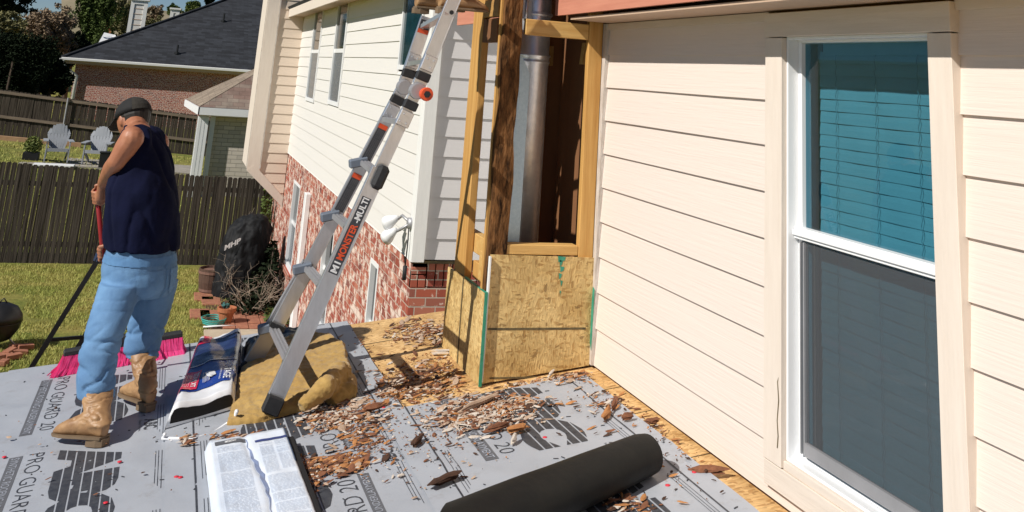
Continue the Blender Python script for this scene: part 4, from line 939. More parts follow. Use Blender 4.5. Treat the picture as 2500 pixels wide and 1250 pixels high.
blob_tree('bare_bush_tree', 'brown twiggy tree above the dark hedge at left', 30, 10, 205, 145, 56, M_leafB, 4, .11, 13000, 18)
blob_tree('broadleaf_bush', 'olive yellowish bush left of the brown twiggy tree', -60, 30, 70, 100, 54, M_leafO, 5, .11, 8000, 12)
blob_tree('broadleaf_tree', 'green leafy tree between the brown tree and the near white chimney', 165, -60, 300, 125, 74, M_leafG, 6, .17, 13000, 18)
blob_tree('broadleaf_tree', 'tall green tree at the left side of the near white chimney', 262, -10, 345, 100, 84, M_leafO, 7, .17, 8000, 12)
blob_tree('bare_tree', 'thin brown tree showing blue sky behind the near white chimney', 330, 8, 410, 75, 92, M_leafB, 8, .12, 2600, 12)
blob_tree('broadleaf_bush', 'low olive bush between the two white chimneys', 350, 42, 415, 85, 84, M_leafO, 9, .16, 4500, 10)
blob_tree('round_tree', 'small round dark green tree behind the smaller white chimney', 400, 2, 448, 45, 105, M_leafG, 10, .2, 5200, 10)
blob_tree('round_tree', 'low dark green tree right of the smaller white chimney', 448, 4, 492, 34, 107, M_leafG, 12, .2, 4600, 9)
blob_tree('flowering_bush', 'yellow green bush just above the charcoal roof hip', 440, 16, 490, 40, 92, M_leafY, 13, .16, 3600, 8)
blob_tree('evergreen_tree', 'black-green tree top at the picture edge above the roof hip', 492, -30, 535, 14, 100, M_leafD, 14, .2, 4000, 8)
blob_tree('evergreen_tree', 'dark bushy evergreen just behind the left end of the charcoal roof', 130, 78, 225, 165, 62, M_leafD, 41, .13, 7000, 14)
blob_tree('broadleaf_bush', 'dark green brush below the white shed roof', 190, 95, 262, 150, 64.5, M_leafG, 42, .12, 5000, 12)
# tan slope seen between the trees
m = MB(); a = U(205, -10, 112); 
m.add([U(150, 90, 112), U(480, 90, 112), U(480, 30, 125), U(330, 22, 125), U(270, -60, 125), U(150, -90, 125)], [(0, 1, 2, 3, 4, 5)])
hp = m.build('hillside', mat('dry_hillside', (.30, .25, .17), .95, var=(.17, .15, .09), nscale=.25)); tag(hp, kind='structure')
def chimney_tower(px0, py0, px1, py1, Y, lab):
    t = thing('chimney_tower', (U((px0+px1)/2, py1, Y)), lab, 'chimney'); a = U(px0, py1, Y); b_ = U(px1, py0, Y); x0, x1_, z1 = a.x, a.x+(b_.x-U(px0, py0, Y).x), b_.z; z0 = a.z-4
    m = MB(); m.box((x0+.05, Y+.05, z0), (x1_-.05, Y+1.1, z1-.1)); z = z0
    m.build('siding', M_far, t); m = MB()
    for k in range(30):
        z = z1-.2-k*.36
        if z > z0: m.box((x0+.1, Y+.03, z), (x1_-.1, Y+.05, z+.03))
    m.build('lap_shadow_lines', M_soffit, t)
    m = MB(); m.box((x0, Y, z0), (x0+.24, Y+.06, z1)); m.box((x1_-.24, Y, z0), (x1_, Y+.06, z1)); m.box((x0+.24, Y, z1-.25), (x1_-.24, Y+.06, z1)); m.build('corner_trim', M_trimw, t)
    m = MB(); m.box((x0-.08, Y-.08, z1), (x1_+.08, Y+1.2, z1+.12)); m.build('cap', M_trimw, t)
chimney_tower(309, 2, 351, 75, 72, 'white sided chimney tower rising behind the charcoal roof')
chimney_tower(413, 24, 436, 48, 78, 'small white chimney top peeking over the charcoal roof hip')
dh = thing('distant_house', U(262, 60, 105), 'small distant brick house showing among the trees', 'house')
a, b_ = U(250, 68, 104), U(276, 50, 104); m = MB(); m.box((a.x, 104, a.z-3), (b_.x, 108, b_.z)); m.build('wall', M_terra, dh)
m = MB(); m.prism([(a.x-.4, 103.6, b_.z), (b_.x+.4, 103.6, b_.z), ((a.x+b_.x)/2, 103.6, b_.z+.9)], (0, 5, 0)); m.build('roof', mat('tan_roof', (.36, .31, .24), .9), dh)
sh_ = thing('white_shed', U(262, 92, 66), 'white shed roof half hidden beyond the charcoal roof', 'shed')
a, b_ = U(240, 105, 66), U(282, 80, 66); m = MB(); m.add([(a.x, 66, a.z), (b_.x+.3, 66, a.z+.1), (b_.x-.1, 68, b_.z-.1), (a.x+.1, 68, b_.z)], [(0, 1, 2, 3)]); m.build('roof', M_white, sh_)
m = MB(); m.box((a.x+.1, 66.3, a.z-2.5), (b_.x, 68, a.z-.02)); m.build('wall', M_galvp, sh_)

# ================================================================== LADDER
lad = thing('ladder', RF(655, 1000), 'aluminium folding ladder with red hinge knob standing on the yellow insulation', 'ladder')
nf, nm, nh, nt_ = U(660, 1002, 5.27), U(922, 425, 5.20), U(1018, 222, 5.16), U(1109, 0, 5.12)
ff_, fm, fh, ft = RF(600, 915, .03), U(752, 655, 5.78), U(986, 213, 5.56), U(1044, 42, 5.50)
nt2 = nh+(nt_-nh)*1.75; ft2 = fh+(ft-fh)*1.15
def rail(a, b_, w_, th, mt, name='rail'):
    a, b_ = V(a), V(b_); m = MB(); d = (b_-a).normalized(); y = V((0, 1, 0)); s_ = (d.cross(y)).normalized(); y = s_.cross(d)
    # channel section: web + two lips
    m.obox((a+b_)/2, (b_-a)/2, s_*w_/2, y*th*.08); m.obox((a+b_)/2+s_*(w_/2-.003)+y*th*.4, (b_-a)/2, s_*.003, y*th*.5); m.obox((a+b_)/2-s_*(w_/2-.003)+y*th*.4, (b_-a)/2, s_*.003, y*th*.5)
    return m.build(name, mt, lad, bevel=.0012)
r1 = rail(nf, nm+(nh-nm)*.06, .080, .034, M_alu); r2 = rail(nm-(nm-nf)*.9+V((0, .035, 0)), nh+V((0, .006, 0)), .062, .022, M_alu); r3 = rail(nh+(nt_-nh)*.06, nt2, .070, .030, M_alu)
r4 = rail(ff_, fm+(fh-fm)*.02, .088, .030, M_alud); r5 = rail(fm+(fm-fh)*.30, fh, .070, .026, M_alu); r6 = rail(fh+(ft-fh)*.06, ft, .070, .028, M_alu)
def foot(p, q, w_):
    m = MB(); d = (q-p).normalized(); y = V((0, 1, 0)); s_ = d.cross(y).normalized(); m.obox(p+d*.026, d*.040, s_*w_/2, y*.026); return m.build('rubber_foot', M_rubber, lad, bevel=.006)
foot(nf, nm, .084); foot(ff_, fm, .098)
m = MB(); pe = fm+(fm-fh)*.31; dd = (fm-fh).normalized()*-1; m.obox(pe, dd*.012, dd.cross(V((0, 1, 0))).normalized()*.042, V((0, .02, 0))); m.build('rail_end_cap', M_rubber, lad)
def rung(a, b_, mt=M_alud, w_=.05, th=.022, caps=True, up=(0, 0, 1)):
    m = MB(); m.bar(a, b_, (1, 0, 0), w_, th)
    for k in (-.018, 0, .018): m.bar(V(a)+V((k, 0, th/2+.001)), V(b_)+V((k, 0, th/2+.001)), (1, 0, 0), .006, .004)
    return m.build('rung', mt, lad)
def at_(a, b_, t): return V(a)+(V(b_)-V(a))*t
def on(line, py):
    a, b_ = line; ya, yb = proj(a)[1], proj(b_)[1]; lo, hi = 0., 1.
    for _ in range(30):
        t = (lo+hi)/2; y = proj(at_(a, b_, t))[1]
        if y > py: lo = t
        else: hi = t
    return at_(a, b_, lo)
for pyn, pyf in ((890, 800), (705, 655), (560, 527), (430, 397), (300, 292)):
    a = on((nf, nm), pyn) if pyn > 430 else on((nm, nh), pyn); b_ = on((ff_, fm), pyf) if pyf > 660 else on((fm, fh), pyf)
    rung(a, b_, M_alud)
    if 380 < pyf < 810:
        m = MB(); m.obox(b_+V((-.03, .0, .0)), (.05, 0, .012), (0, .03, 0), (-.004, 0, .022)); m.build('rung_clamp', M_plastic, lad, bevel=.006)
        m = MB(); m.obox(a+V((-.012, .03, -.01)), (.028, 0, .01), (0, .025, 0), (0, 0, .028)); m.build('rung_lock', M_rubber, lad, bevel=.005)
for k in (.32, .86, 1.35): rung(at_(nh, nt_, k), at_(fh, ft, k) if k < 1 else at_(fh, ft, 1.0)+ (at_(nh, nt_, k)-at_(nh, nt_, 1.0)), M_alu)
m = MB(); kb = on((nf, nm), 432); dd = (nm-nf).normalized(); s_ = dd.cross(V((0, 1, 0))).normalized()
m.obox(kb+V((.016, -.02, .0)), dd*.06, s_*.030, V((0, .026, 0))); m.build('lock_knob', M_rubber, lad, bevel=.016)
def hinge(c, dlo, dup, front):
    y = V((0, 1, 0)); m = MB(); hub = [[c+y*t+r*(math.cos(2*math.pi*k/20)*V((1, 0, 0))+math.sin(2*math.pi*k/20)*V((0, 0, 1))) for k in range(20)] for t, r in ((-.03, .036), (-.028, .042), (.018, .042), (.02, .036))]
    m.loft(hub); m.build('hinge_hub', M_alud, lad)
    for d in (dlo, dup):
        d = d.normalized(); s_ = d.cross(y).normalized(); m = MB(); m.obox(c+d*.078, d*.022, s_*.036, y*.024); m.build('hinge_sleeve', M_rubber, lad, bevel=.004)
        m = MB(); m.obox(c+d*.15, d*.04, s_*.0355, y*.020)
        for q in ((.02, .015), (-.02, -.015), (.02, -.02)): m.obox(c+d*(.15+q[0])+s_*q[1]+y*-.026, d*.005, s_*.005, y*.003)
        m.build('hinge_bracket', M_alu, lad, bevel=.003)
    if front:
        cc = c+V((.035, -.055, -.012)); m = MB()
        m.loft([[cc+y*t+r*(math.cos(2*math.pi*k/16)*V((1, 0, 0))+math.sin(2*math.pi*k/16)*V((0, 0, 1))) for k in range(16)] for t, r in ((.03, .030), (-.02, .035), (-.03, .031))]); m.build('red_hinge_knob', M_red, lad)
        m = MB(); m.loft([[cc+y*t+r*(math.cos(2*math.pi*k/6)*V((1, 0, 0))+math.sin(2*math.pi*k/6)*V((0, 0, 1))) for k in range(6)] for t, r in ((-.028, .018), (-.036, .018))]); m.build('knob_cap', M_rubber, lad)
hinge(nh, nf-nh, nt_-nh, True); hinge(fh, fm-fh, ft-fh, False)
# labels on the rails
def rail_label(a, b_, wv, off, words, bgm, fgm, name='printed_label', v0=.12, v1=.88, flip=False):
    a, b_ = V(a), V(b_); d = (b_-a); y = V((0, 1, 0)); s_ = -(d.normalized().cross(y)).normalized()
    if s_.x > 0: s_ = -s_
    m = MB(); o = y*off; m.add([a-s_*wv/2+o, b_-s_*wv/2+o, b_+s_*wv/2+o, a+s_*wv/2+o], [(0, 1, 2, 3)]); lb = m.build(name, bgm, lad)
    if words:
        t = MB()
        for i, (w_, u0, u1, w0, w1) in enumerate(words):
            put_text(t, w_, lambda u, v: a+d*(u0+(u1-u0)*u)+s_*wv*((w0+(w1-w0)*v)-.5)+o*1.06+y*-.001, .03)
        t.build('label_lettering', fgm, lb, fixn=False)
    return lb
L0, L1, L2, L3, L4 = on((nf, nm), 668), on((nf, nm), 636), on((nf, nm), 560), on((nf, nm), 545), on((nf, nm), 482)
rail_label(L0, L1, .050, -.0040, [('M1', .1, .9, .15, .85)], M_ink, M_white)
rail_label(L1, L3, .052, -.0040, [('MONSTER', .03, .97, .15, .85)], M_ink, M_red, name='printed_label')
rail_label(L3, L4, .050, -.0040, [('-MULTI', .03, .97, .18, .85)], M_ink, M_white)
for a, b_ in ((515, 425), (390, 305)):
    p0, p1 = on((fm, fh), a), on((fm, fh), b_); rail_label(p0, p1, .05, -.0055-.02*0, [('WARNING NOTICE TO USER', .05, .85, .1+.2*i, .24+.2*i) for i in range(4)], M_ink, M_inkg)
    rail_label(at_(p0, p1, .88), p1, .052, -.0075, [], M_red, M_white)
p0, p1 = on((fh, ft), 82), on((fh, ft), 50); rail_label(p0, p1, .06, -.0055, [('DANGER', .1, .9, .5, .8)], M_ink, M_white); p1 = on((fh, ft), 72); rail_label(p0, p1, .062, -.0075, [], M_red, M_white)
for py in (160, 30, 285):
    ln_ = (nh, nt_) if py < 200 else (nm, nh); c_ = on(ln_, py); m = MB(); m.loft([[c_+V((.012, t, .0))+r*(math.cos(2*math.pi*k/12)*V((1, 0, 0))+math.sin(2*math.pi*k/12)*V((0, 0, 1))) for k in range(12)] for t, r in ((-.004, .012), (-.006, .012))]); m.build('rung_hole', M_rubber, lad)

# ================================================================== THINGS LYING ON THE ROOF
# mineral wool batt
mw = MB(); pts = [RF(*p) for p in ((552, 1055), (640, 1045), (760, 1010), (852, 965), (838, 905), (800, 880), (735, 868), (600, 900), (575, 960))]
top = []
hh = [.05, .06, .09, .14, .16, .15, .14, .12, .09]
cpt = sum(pts, V())/len(pts)
mw.loft([[p for p in pts], [p+V((0, 0, h*.8)) for p, h in zip(pts, hh)], [cpt+(p-cpt)*.93+V((0, 0, h)) for p, h in zip(pts, hh)], [cpt+(p-cpt)*.6+V((0, 0, h*.5+.06)) for p, h in zip(pts, hh)], [cpt+(p-cpt)*.2+V((0, 0, .125)) for p in pts]])
# folded thick ridge along the near edge, and a groove behind it
rr_ = [RF(715, 1000, .06), RF(770, 968, .10), RF(825, 915, .13), RF(843, 930, .09)]
mw.tube([RF(735, 995, .07), RF(790, 950, .115), RF(830, 905, .12)], [.03, .05, .05], 14); mw.tube([RF(805, 985, .03), RF(852, 955, .05), RF(850, 930, .05)], [.035, .045, .04], 12)
wl = mw.build('insulation_batt', M_wool)
remesh(wl, .009, 1, .4, lambda c, n: (.006*fbm((c.x, c.y, c.z), 7, 2))+.006*fbm((c.x, c.y, c.z*2), 38, 3)-.005*max(0, .10-abs(fbm((c.x*1.5+c.y, c.y*.6, c.z), 4, 2)))/.10)
tag(wl, 'thick yellow-brown slab of mineral wool insulation under the ladder foot', 'insulation batt')
# blue bag of roofing product
Pn = [RF(400, 1063), RF(574, 1012), RF(590, 858), RF(470, 885)]   # near-left, near-right, far-right, far-left
bag = thing('product_bag', (Pn[0]+Pn[2])/2, 'blue, red and white plastic wrapped shingle pack with its dark end open', 'shingle pack')
def BS(u, v, h=0):   # u across 0..1 , v along 0..1
    p = Pn[0].lerp(Pn[1], u).lerp(Pn[3].lerp(Pn[2], u), v)
    e = min(u, 1-u); z = .105*min(1, (e/.10))**.5 if e > 0 else 0
    return p+V((0, 0, z+.008*math.sin(u*9+v*7)*min(1, e*8)+.006*fbm((u*4, v*6, 0), 1.3, 3)+.012+h))
m = MB(); nu, nv = 24, 44; vs = []
for j in range(nv+1):
    for i in range(nu+1): vs.append(BS(i/nu, j/nv))
k0 = len(vs)
for j in range(nv+1):
    for i in range(nu+1): p = BS(i/nu, j/nv); vs.append(V((p.x, p.y, rz(p.x)+.028)))
fs = []
for j in range(nv):
    for i in range(nu):
        a = j*(nu+1)+i; fs.append((a, a+1, a+nu+2, a+nu+1)); fs.append((k0+a, k0+a+nu+1, k0+a+nu+2, k0+a+1))
for j in range(nv): fs.append((j*(nu+1), (j+1)*(nu+1), k0+(j+1)*(nu+1), k0+j*(nu+1))); a = j*(nu+1)+nu; fs.append((a, k0+a, k0+a+nu+1, a+nu+1))
for i in range(nu): a = nv*(nu+1)+i; fs.append((a, a+1, k0+a+1, k0+a)); fs.append((i, k0+i, k0+i+1, i+1))
m.add(vs, fs); m.build('white_wrap', M_bagw, bag, smooth=True)
def bpatch(u0, u1, v0, v1, mt, name, h=.003, sk=0, nu=14, nv=18):
    m = MB()
    for j in range(nv+1):
        for i in range(nu+1):
            u = u0+(u1-u0)*i/nu; v = v0+(v1-v0)*j/nv+sk*(u-u0); m.v.append(tuple(BS(min(.995, max(.005, u)), min(1, max(0, v)), h)))
    for j in range(nv):
        for i in range(nu): a = j*(nu+1)+i; m.f.append((a, a+1, a+nu+2, a+nu+1))
    return m.build(name, mt, bag, smooth=True, fixn=False)
bpatch(.04, .985, .14, .88, M_bagb, 'blue_panel'); bpatch(.04, .985, .52, .97, M_bagn, 'navy_panel', .005, -.02)
bpatch(.06, .34, .16, .43, M_bagr, 'red_panel', .007); bpatch(.03, .34, .86, .995, M_bagr, 'red_stripe', .007)
bpatch(.03, .18, .90, .97, M_bagw, 'white_stripe', .009); bpatch(.38, .98, .93, .985, M_bagw, 'white_stripe', .007); bpatch(.12, .9, .505, .515, M_bagw, 'white_line', .008)
def btext(body, u0, u1, v0, v1, bold=0., h=.009):   # reading towards the near end, tops to the right
    m = MB(); put_text(m, body, lambda u, v: BS(u0+(u1-u0)*v, v1+(v0-v1)*u, h), bold); return m.build('bag_lettering', M_white, bag, fixn=False)
btext('HERITAGE', .73, .85, .16, .48, .02); btext('PREMIUM LAMINATED SHINGLES', .665, .69, .17, .46); btext('TAMKO', .885, .93, .26, .38, .03)
btext('TITAN XT', .23, .31, .19, .40, .02)
for k in range(4): btext('algae cleaning', .10+.028*k, .118+.028*k, .20, .38)
m = MB()
for dx, dv in ((0, 0), (.03, .01), (-.02, .02), (.01, -.015), (.045, -.01)): c_ = BS(.50+dx, .29+dv, .010); m.ell([(c_, (.018, 0, 0), (0, .026, 0)), (c_+V((0, 0, .001)), (.018, 0, 0), (0, .026, 0))], 10)
m.build('bag_emblem', M_bagw, bag)
m = MB()
for k in range(6): m.tube([BS(.38+.02*k, .36-.01*k, .010), BS(.42+.02*k, .22, .010)], .0012, 4)
m.build('emblem_lines', M_white, bag)
# open dark end
m = MB(); nr = 26; ring0 = []
for i in range(nr):
    u = .06+.88*i/(nr-1); p = BS(u, 0); ring0.append(V((p.x, p.y-.006, p.z-.022)))
ring1 = [V((p.x, p.y, rz(p.x)+.040+.02*abs(i/(nr-1)-.5)**2)) for i, p in enumerate(ring0)]
m.add(ring0+ring1, [tuple(range(nr))+tuple(range(2*nr-1, nr-1, -1))]); m.build('open_end', M_hole, bag)
m = MB(); m.tube([RF(395, 1070, .03), RF(470, 1072, .02), RF(520, 1055, .02), RF(572, 1022, .03), RF(578, 1004, .08)], [.008, .005, .003, .007, .010], 8); m.tube([RF(402, 1060, .05), RF(400, 1072, .02), RF(420, 1077, .02)], [.008, .010, .004], 8); m.build('torn_film', M_bagw, bag, smooth=True)
# crumpled black plastic behind the wool
m = MB(); q = [RF(595, 905), RF(700, 880), RF(745, 862), RF(735, 835), RF(660, 838), RF(600, 858)]; cq = sum(q, V())/6
m.loft([q, [p+V((0, 0, .05)) for p in q], [cq+(p-cq)*.8+V((0, 0, .09)) for p in q], [cq+(p-cq)*.3+V((0, 0, .09)) for p in q]])
bb = m.build('plastic_sheet', M_blkbag); remesh(bb, .012, 2, .5, lambda c, n: .02*fbm((c.x, c.y, c.z), 12, 3)); tag(bb, 'crumpled black plastic sheeting heaped between the blue pack and ladder', 'plastic sheeting')
# white wrapped bundle with small print
wb = thing('paper_bundle', RF(600, 1170), 'white printed wrapper bundle lying in the foreground, torn down the middle', 'wrapped bundle')
W0 = [V((.375, 4.05, 0)), V((.735, 4.02, 0)), V((.705, 5.01, 0)), V((.36, 5.005, 0))]
def WS(u, v, h=0):
    p = W0[0].lerp(W0[1], u).lerp(W0[3].lerp(W0[2], u), v); e = min(u, 1-u, v*2, (1-v)*2)
    return V((p.x, p.y, rz(p.x)+.026+.045*min(1, e/.04)**.5*(1 if e > 0 else 0)+.003*fbm((u*5, v*9, 2), 1.2, 3)-.008*math.exp(-((u-.52-.06*math.sin(v*5))/.04)**2)+h)) if e >= 0 else V((p.x, p.y, rz(p.x)+.026))
m = MB(); nu, nv = 40, 40
for j in range(nv+1):
    for i in range(nu+1): m.v.append(tuple(WS(i/nu, j/nv)))
for j in range(nv):
    for i in range(nu): a = j*(nu+1)+i; m.f.append((a, a+1, a+nu+2, a+nu+1))
m.build('wrapper', M_paper, wb, smooth=True)
def wpatch(u0, u1, v0, v1, mt, name, h=.002):
    m = MB(); nu, nv = 16, 10
    for j in range(nv+1):
        for i in range(nu+1): m.v.append(tuple(WS(u0+(u1-u0)*i/nu, v0+(v1-v0)*j/nv, h)))
    for j in range(nv):
        for i in range(nu): a = j*(nu+1)+i; m.f.append((a, a+1, a+nu+2, a+nu+1))
    return m.build(name, mt, wb, fixn=False)
wpatch(.10, .47, .90, .945, M_inkg, 'header_bar'); wpatch(.57, .97, .855, .88, mat('blue_header', (.05, .07, .22), .5), 'header_bar'); wpatch(.955, .995, .60, .97, mat('blue_edge', (.06, .10, .20), .5), 'edge_band')
rg = random.Random(77); m = MB()
def wline(u0, u1, v, t_=.0022):
    m.v_ = len(m.v)
    n_ = 6
    for i in range(n_):
        a, b_ = u0+(u1-u0)*i/n_, u0+(u1-u0)*(i+1)/n_; m.add([WS(a, v-t_, .0022), WS(b_, v-t_, .0022), WS(b_, v+t_, .0022), WS(a, v+t_, .0022)], [(0, 1, 2, 3)])
v = .87
while v > .02:
    u = .11
    while u < .44: e = min(.45, u+rg.uniform(.03, .10)); wline(u, e, v, .0011); u = e+.012
    v -= .0085 if rg.random() > .06 else .02
for (ua, ub, va, vb) in ((.60, .76, .845, .5), (.79, .93, .845, .52), (.60, .93, .47, .02)):
    v = va
    while v > vb:
        u = ua
        while u < ub: e = min(ub, u+rg.uniform(.02, .07)); wline(u, e, v, .0011); u = e+.01
        v -= .008 if rg.random() > .12 else .018
m.build('small_print', mat('faint_print', (.60, .67, .78), .5), wb, fixn=False)
m = MB(); t0 = []; t1 = []
for i in range(20):
    v = .93-.9*i/19; u = .52+.045*math.sin(v*5)+.012*math.sin(i*2.3); wd_ = .004+.022*max(0, math.sin((v-.2)*5))*(1 if .25 < v < .8 else .3); t0.append(WS(u-wd_, v, .003)); t1.append(WS(u+wd_, v, .003))
for i in range(19): m.add([t0[i], t1[i], t1[i+1], t0[i+1]], [(0, 1, 2, 3)])
m.build('torn_slit', M_pap2, wb, fixn=False)
m = MB(); put_text(m, 'IMPORTANT', lambda u, v: WS(.22+.14*u, .912+.022*v, .0035), .03); m.build('header_lettering', M_white, wb, fixn=False)
m = MB(); b0 = [V((W0[1].x+.012, 4.0, 0)), V((W0[2].x+.02, 4.90, 0)), V((W0[2].x-.02, 4.90, 0)), V((W0[1].x-.03, 4.0, 0))]
m.prism([V((p.x, p.y, rz(p.x)+.024)) for p in b0], (0, 0, .035)); m.build('dark_right_strip', M_hole, wb)  # dark strip along the right side of the bundle
# black felt roll
A0, A1 = V((1.985, 3.94, 0)), V((.99, 3.525, 0)); axd = (A1-A0).normalized(); L_ = (A1-A0).length
sd = V((-axd.y, axd.x, 0)); m = MB(); rings = []; nr = 30
for i in range(25):
    t = i/24; c = A0+axd*L_*t; r = .078+.030*t; 
    if i == 0: r *= .95
    flat = 1.0+.25*t; c = V((c.x, c.y, rz(c.x)+.030+r*.92)); tilt = V((0, 0, 0)); rg_ = []
    for k in range(nr):
        an = 2*math.pi*k/nr; off = r*flat*math.cos(an)*sd+V((0, 0, r*.93*math.sin(an)))
        p = c+off*(1+.02*fbm((t*4, math.cos(an)*1.5, math.sin(an)*1.5), 1, 2)); p += axd*(.16*t*t*math.cos(an)-.05*t*t*math.sin(an)) ; p.z = max(p.z, rz(p.x)+.028)
        rg_.append(p)
    rings.append(rg_)
m.loft(rings, cap=False)
inn = [[c_*0+sum(rg_, V())/nr+(p-sum(rg_, V())/nr)*.8 for p in rg_] for rg_ in (rings[0], rings[3], rings[10])]
m.loft([rings[0], inn[0], inn[1], inn[2]], cap=False)
m.add([sum(inn[2], V())/nr]+inn[2], [(0, k+1, (k+1) % nr+1) for k in range(nr)])
inn = [[sum(rg_, V())/nr+(p-sum(rg_, V())/nr)*.82 for p in rg_] for rg_ in (rings[-1], rings[-4])]
m.loft([rings[-1], inn[0], inn[1]], cap=False)
m.add([sum(inn[1], V())/nr]+inn[1], [(0, k+1, (k+1) % nr+1) for k in range(nr)])
fo = m.build('felt_roll', M_felt, smooth=True); tag(fo, 'thick roll of black roofing felt lying in the foreground', 'felt roll')

# ---- wood debris
rg = random.Random(99)
cols = [mat('chip_pale', (.50, .37, .27), .85, var=(.33, .22, .15), nscale=30), mat('chip_brown', (.24, .095, .045), .9, var=(.12, .045, .02), nscale=30), mat('chip_orange', (.48, .22, .075), .9, var=(.3, .12, .04), nscale=25), mat('chip_dark', (.09, .04, .022), .95, vamt=.3, nscale=25), mat('chip_white', (.58, .51, .44), .8, vamt=.06, nscale=25)]
def splinter(m, p, l, w_, th, a, tilt, roll=0):
    d = V((math.cos(a)*math.cos(tilt), math.sin(a)*math.cos(tilt), math.sin(tilt)+SL*math.cos(a))); s_ = V((-math.sin(a), math.cos(a), -SL*math.sin(a)+roll)).normalized(); n = d.cross(s_).normalized()
    k = [(-1, rg.uniform(.1, .5)), (-.55, rg.uniform(.7, 1.1)), (.1, rg.uniform(.8, 1.2)), (.6, rg.uniform(.5, 1)), (1, rg.uniform(.05, .4))]
    bnd = rg.uniform(-.15, .15)
    rings = []
    for t, ww in k:
        c = p+d*l*t/2+s_*bnd*l*t*t*.3+n*rg.uniform(0, th*.4); hw = w_*ww/2
        rings.append([c-s_*hw, c-n*th*.4*ww, c+s_*hw, c+s_*hw*.4+n*th*.6*ww, c-s_*hw*.5+n*th*.5*ww])
    m.loft(rings)
mbs = [MB() for _ in cols]
#            cx    cy   sx  sy   n   weights (pale, brown, orange, dark, white)  size
zones = [(1060, 905, 80, 38, 260, (3, 5, 3, 3, 2), 1.), (1010, 930, 70, 22, 150, (2, 5, 3, 3, 1), 1.), (1040, 800, 60, 16, 190, (4, 5, 2, 1, 2), 1.),
         (1000, 815, 50, 12, 60, (3, 5, 2, 1, 1), .8), (960, 960, 40, 18, 90, (2, 4, 4, 3, 2), 1.), (1290, 925, 70, 10, 130, (5, 3, 2, 1, 3), .8), (1400, 915, 30, 12, 90, (3, 5, 3, 2, 1), 1.),
         (1180, 1010, 90, 24, 420, (5, 4, 2, 1, 6), .8), (1130, 1030, 70, 20, 120, (4, 4, 2, 1, 5), .9), (1230, 990, 80, 12, 130, (5, 4, 3, 1, 4), 1.), (860, 1010, 60, 25, 170, (5, 4, 2, 1, 3), .8),
         (790, 1030, 50, 14, 110, (5, 4, 2, 1, 3), .8), (880, 1060, 50, 30, 90, (2, 5, 5, 1, 2), 1.), (790, 1140, 55, 14, 150, (1, 5, 5, 2, 1), 1.1), (860, 1130, 40, 14, 60, (1, 4, 6, 1, 1), 1.1), (760, 1170, 20, 25, 50, (1, 6, 3, 2, 1), .9),
         (1480, 985, 60, 25, 60, (2, 3, 3, 2, 1), .8), (1650, 1080, 120, 70, 70, (0, 3, 3, 5, 0), .6), (1530, 1240, 40, 15, 30, (1, 5, 3, 1, 1), .8), (1000, 1080, 120, 60, 150, (2, 3, 2, 2, 3), .5),
         (560, 1070, 60, 8, 24, (4, 4, 2, 1, 1), .9), (450, 1080, 30, 10, 12, (3, 4, 3, 1, 1), .9), (200, 1120, 180, 80, 24, (1, 3, 1, 3, 1), .45), (1130, 895, 40, 20, 60, (3, 4, 3, 2, 1), .8), (900, 850, 60, 30, 22, (1, 3, 2, 3, 0), .7), (1600, 1020, 30, 20, 25, (1, 4, 3, 2, 1), .7)]
for cx, cy, sx, sy, n, wts, sz in zones:
    for _ in range(int(n*2.2)):
        px, py = rg.gauss(cx, sx*.72), rg.gauss(cy, sy*.9); p = RF(px, py, .022); p.z += wave(p.x, p.y)+(.004 if p.x > 1.27 else 0)
        if p.x > W-.04 or p.y > 6.7 or (p.x > 1.66 and 5.24 < p.y < 6.05): continue
        if (p.y > 5.14 and p.x > 1.27) or p.x > 2.2: p.z = rz(p.x)+.003
        i = rg.choices(range(5), wts)[0]; l = sz*rg.choice((.007, .010, .016, .026, .05)) * rg.uniform(.7, 1.5)
        splinter(mbs[i], p+V((0, 0, rg.uniform(0, .008))), l, l*rg.uniform(.15, .45)+.003, rg.uniform(.002, .006), rg.gauss(.15, .8), rg.uniform(-.15, .3), rg.uniform(-.3, .3))
chips = [m for m in mbs]
dm = MB(); idx = []
me = None
tot = MB(); matidx = []
for i, m_ in enumerate(mbs):
    n0 = len(tot.f); tot.add(m_.v, m_.f); matidx += [i]*(len(tot.f)-n0)
o = tot.build('wood_chips', cols, fixn=False); o.data.polygons.foreach_set('material_index', matidx); tag(o, 'scattered brown and pale splinters of rotten wood covering the roof', 'wood debris', kind='stuff')
big = [(1090, 1175, .17, .05, 3, .35, 'large dark brown rotten wood chunk at the left end of the felt roll'), (1480, 1015, .12, .035, 2, .9, 'orange brown wood chunk beside the guide line near the siding'), (1500, 990, .13, .02, 1, 1.0, 'thin dark splinter leaning over the orange wood chunk'),
       (1730, 1155, .16, .05, 1, -.5, 'brown wedge of wood on the deck strip below the window'), (1590, 1035, .07, .035, 1, -.3, 'small brown wood lump on the bare strip near the siding'), (1530, 1024, .06, .025, 1, 0, 'reddish wood stub right of the orange wood chunk'),
       (1170, 990, .3, .022, 0, .35, 'long pale wood strip lying across the debris band'), (1020, 1080, .10, .035, 3, .9, 'dark wood chunk near the small supply logo'), (1215, 1050, .16, .03, 1, .3, 'brown rotten wood strip above the large printed logo'),
       (1262, 1052, .09, .045, 2, .2, 'orange rotten wood lump just left of the big letter'), (1345, 915, .10, .018, 4, .9, 'white painted wood sliver leaning at the foot of the new board'), (1185, 915, .06, .014, 3, 1.2, 'dark splinter standing against the new board'),
       (1085, 862, .2, .012, 4, -.45, 'thin white wood sliver near the side board'), (915, 1000, .12, .03, 1, .1, 'brown splinter at the end of the insulation'), (1255, 1080, .07, .025, 4, 1.0, 'white curled chip right above the felt roll')]
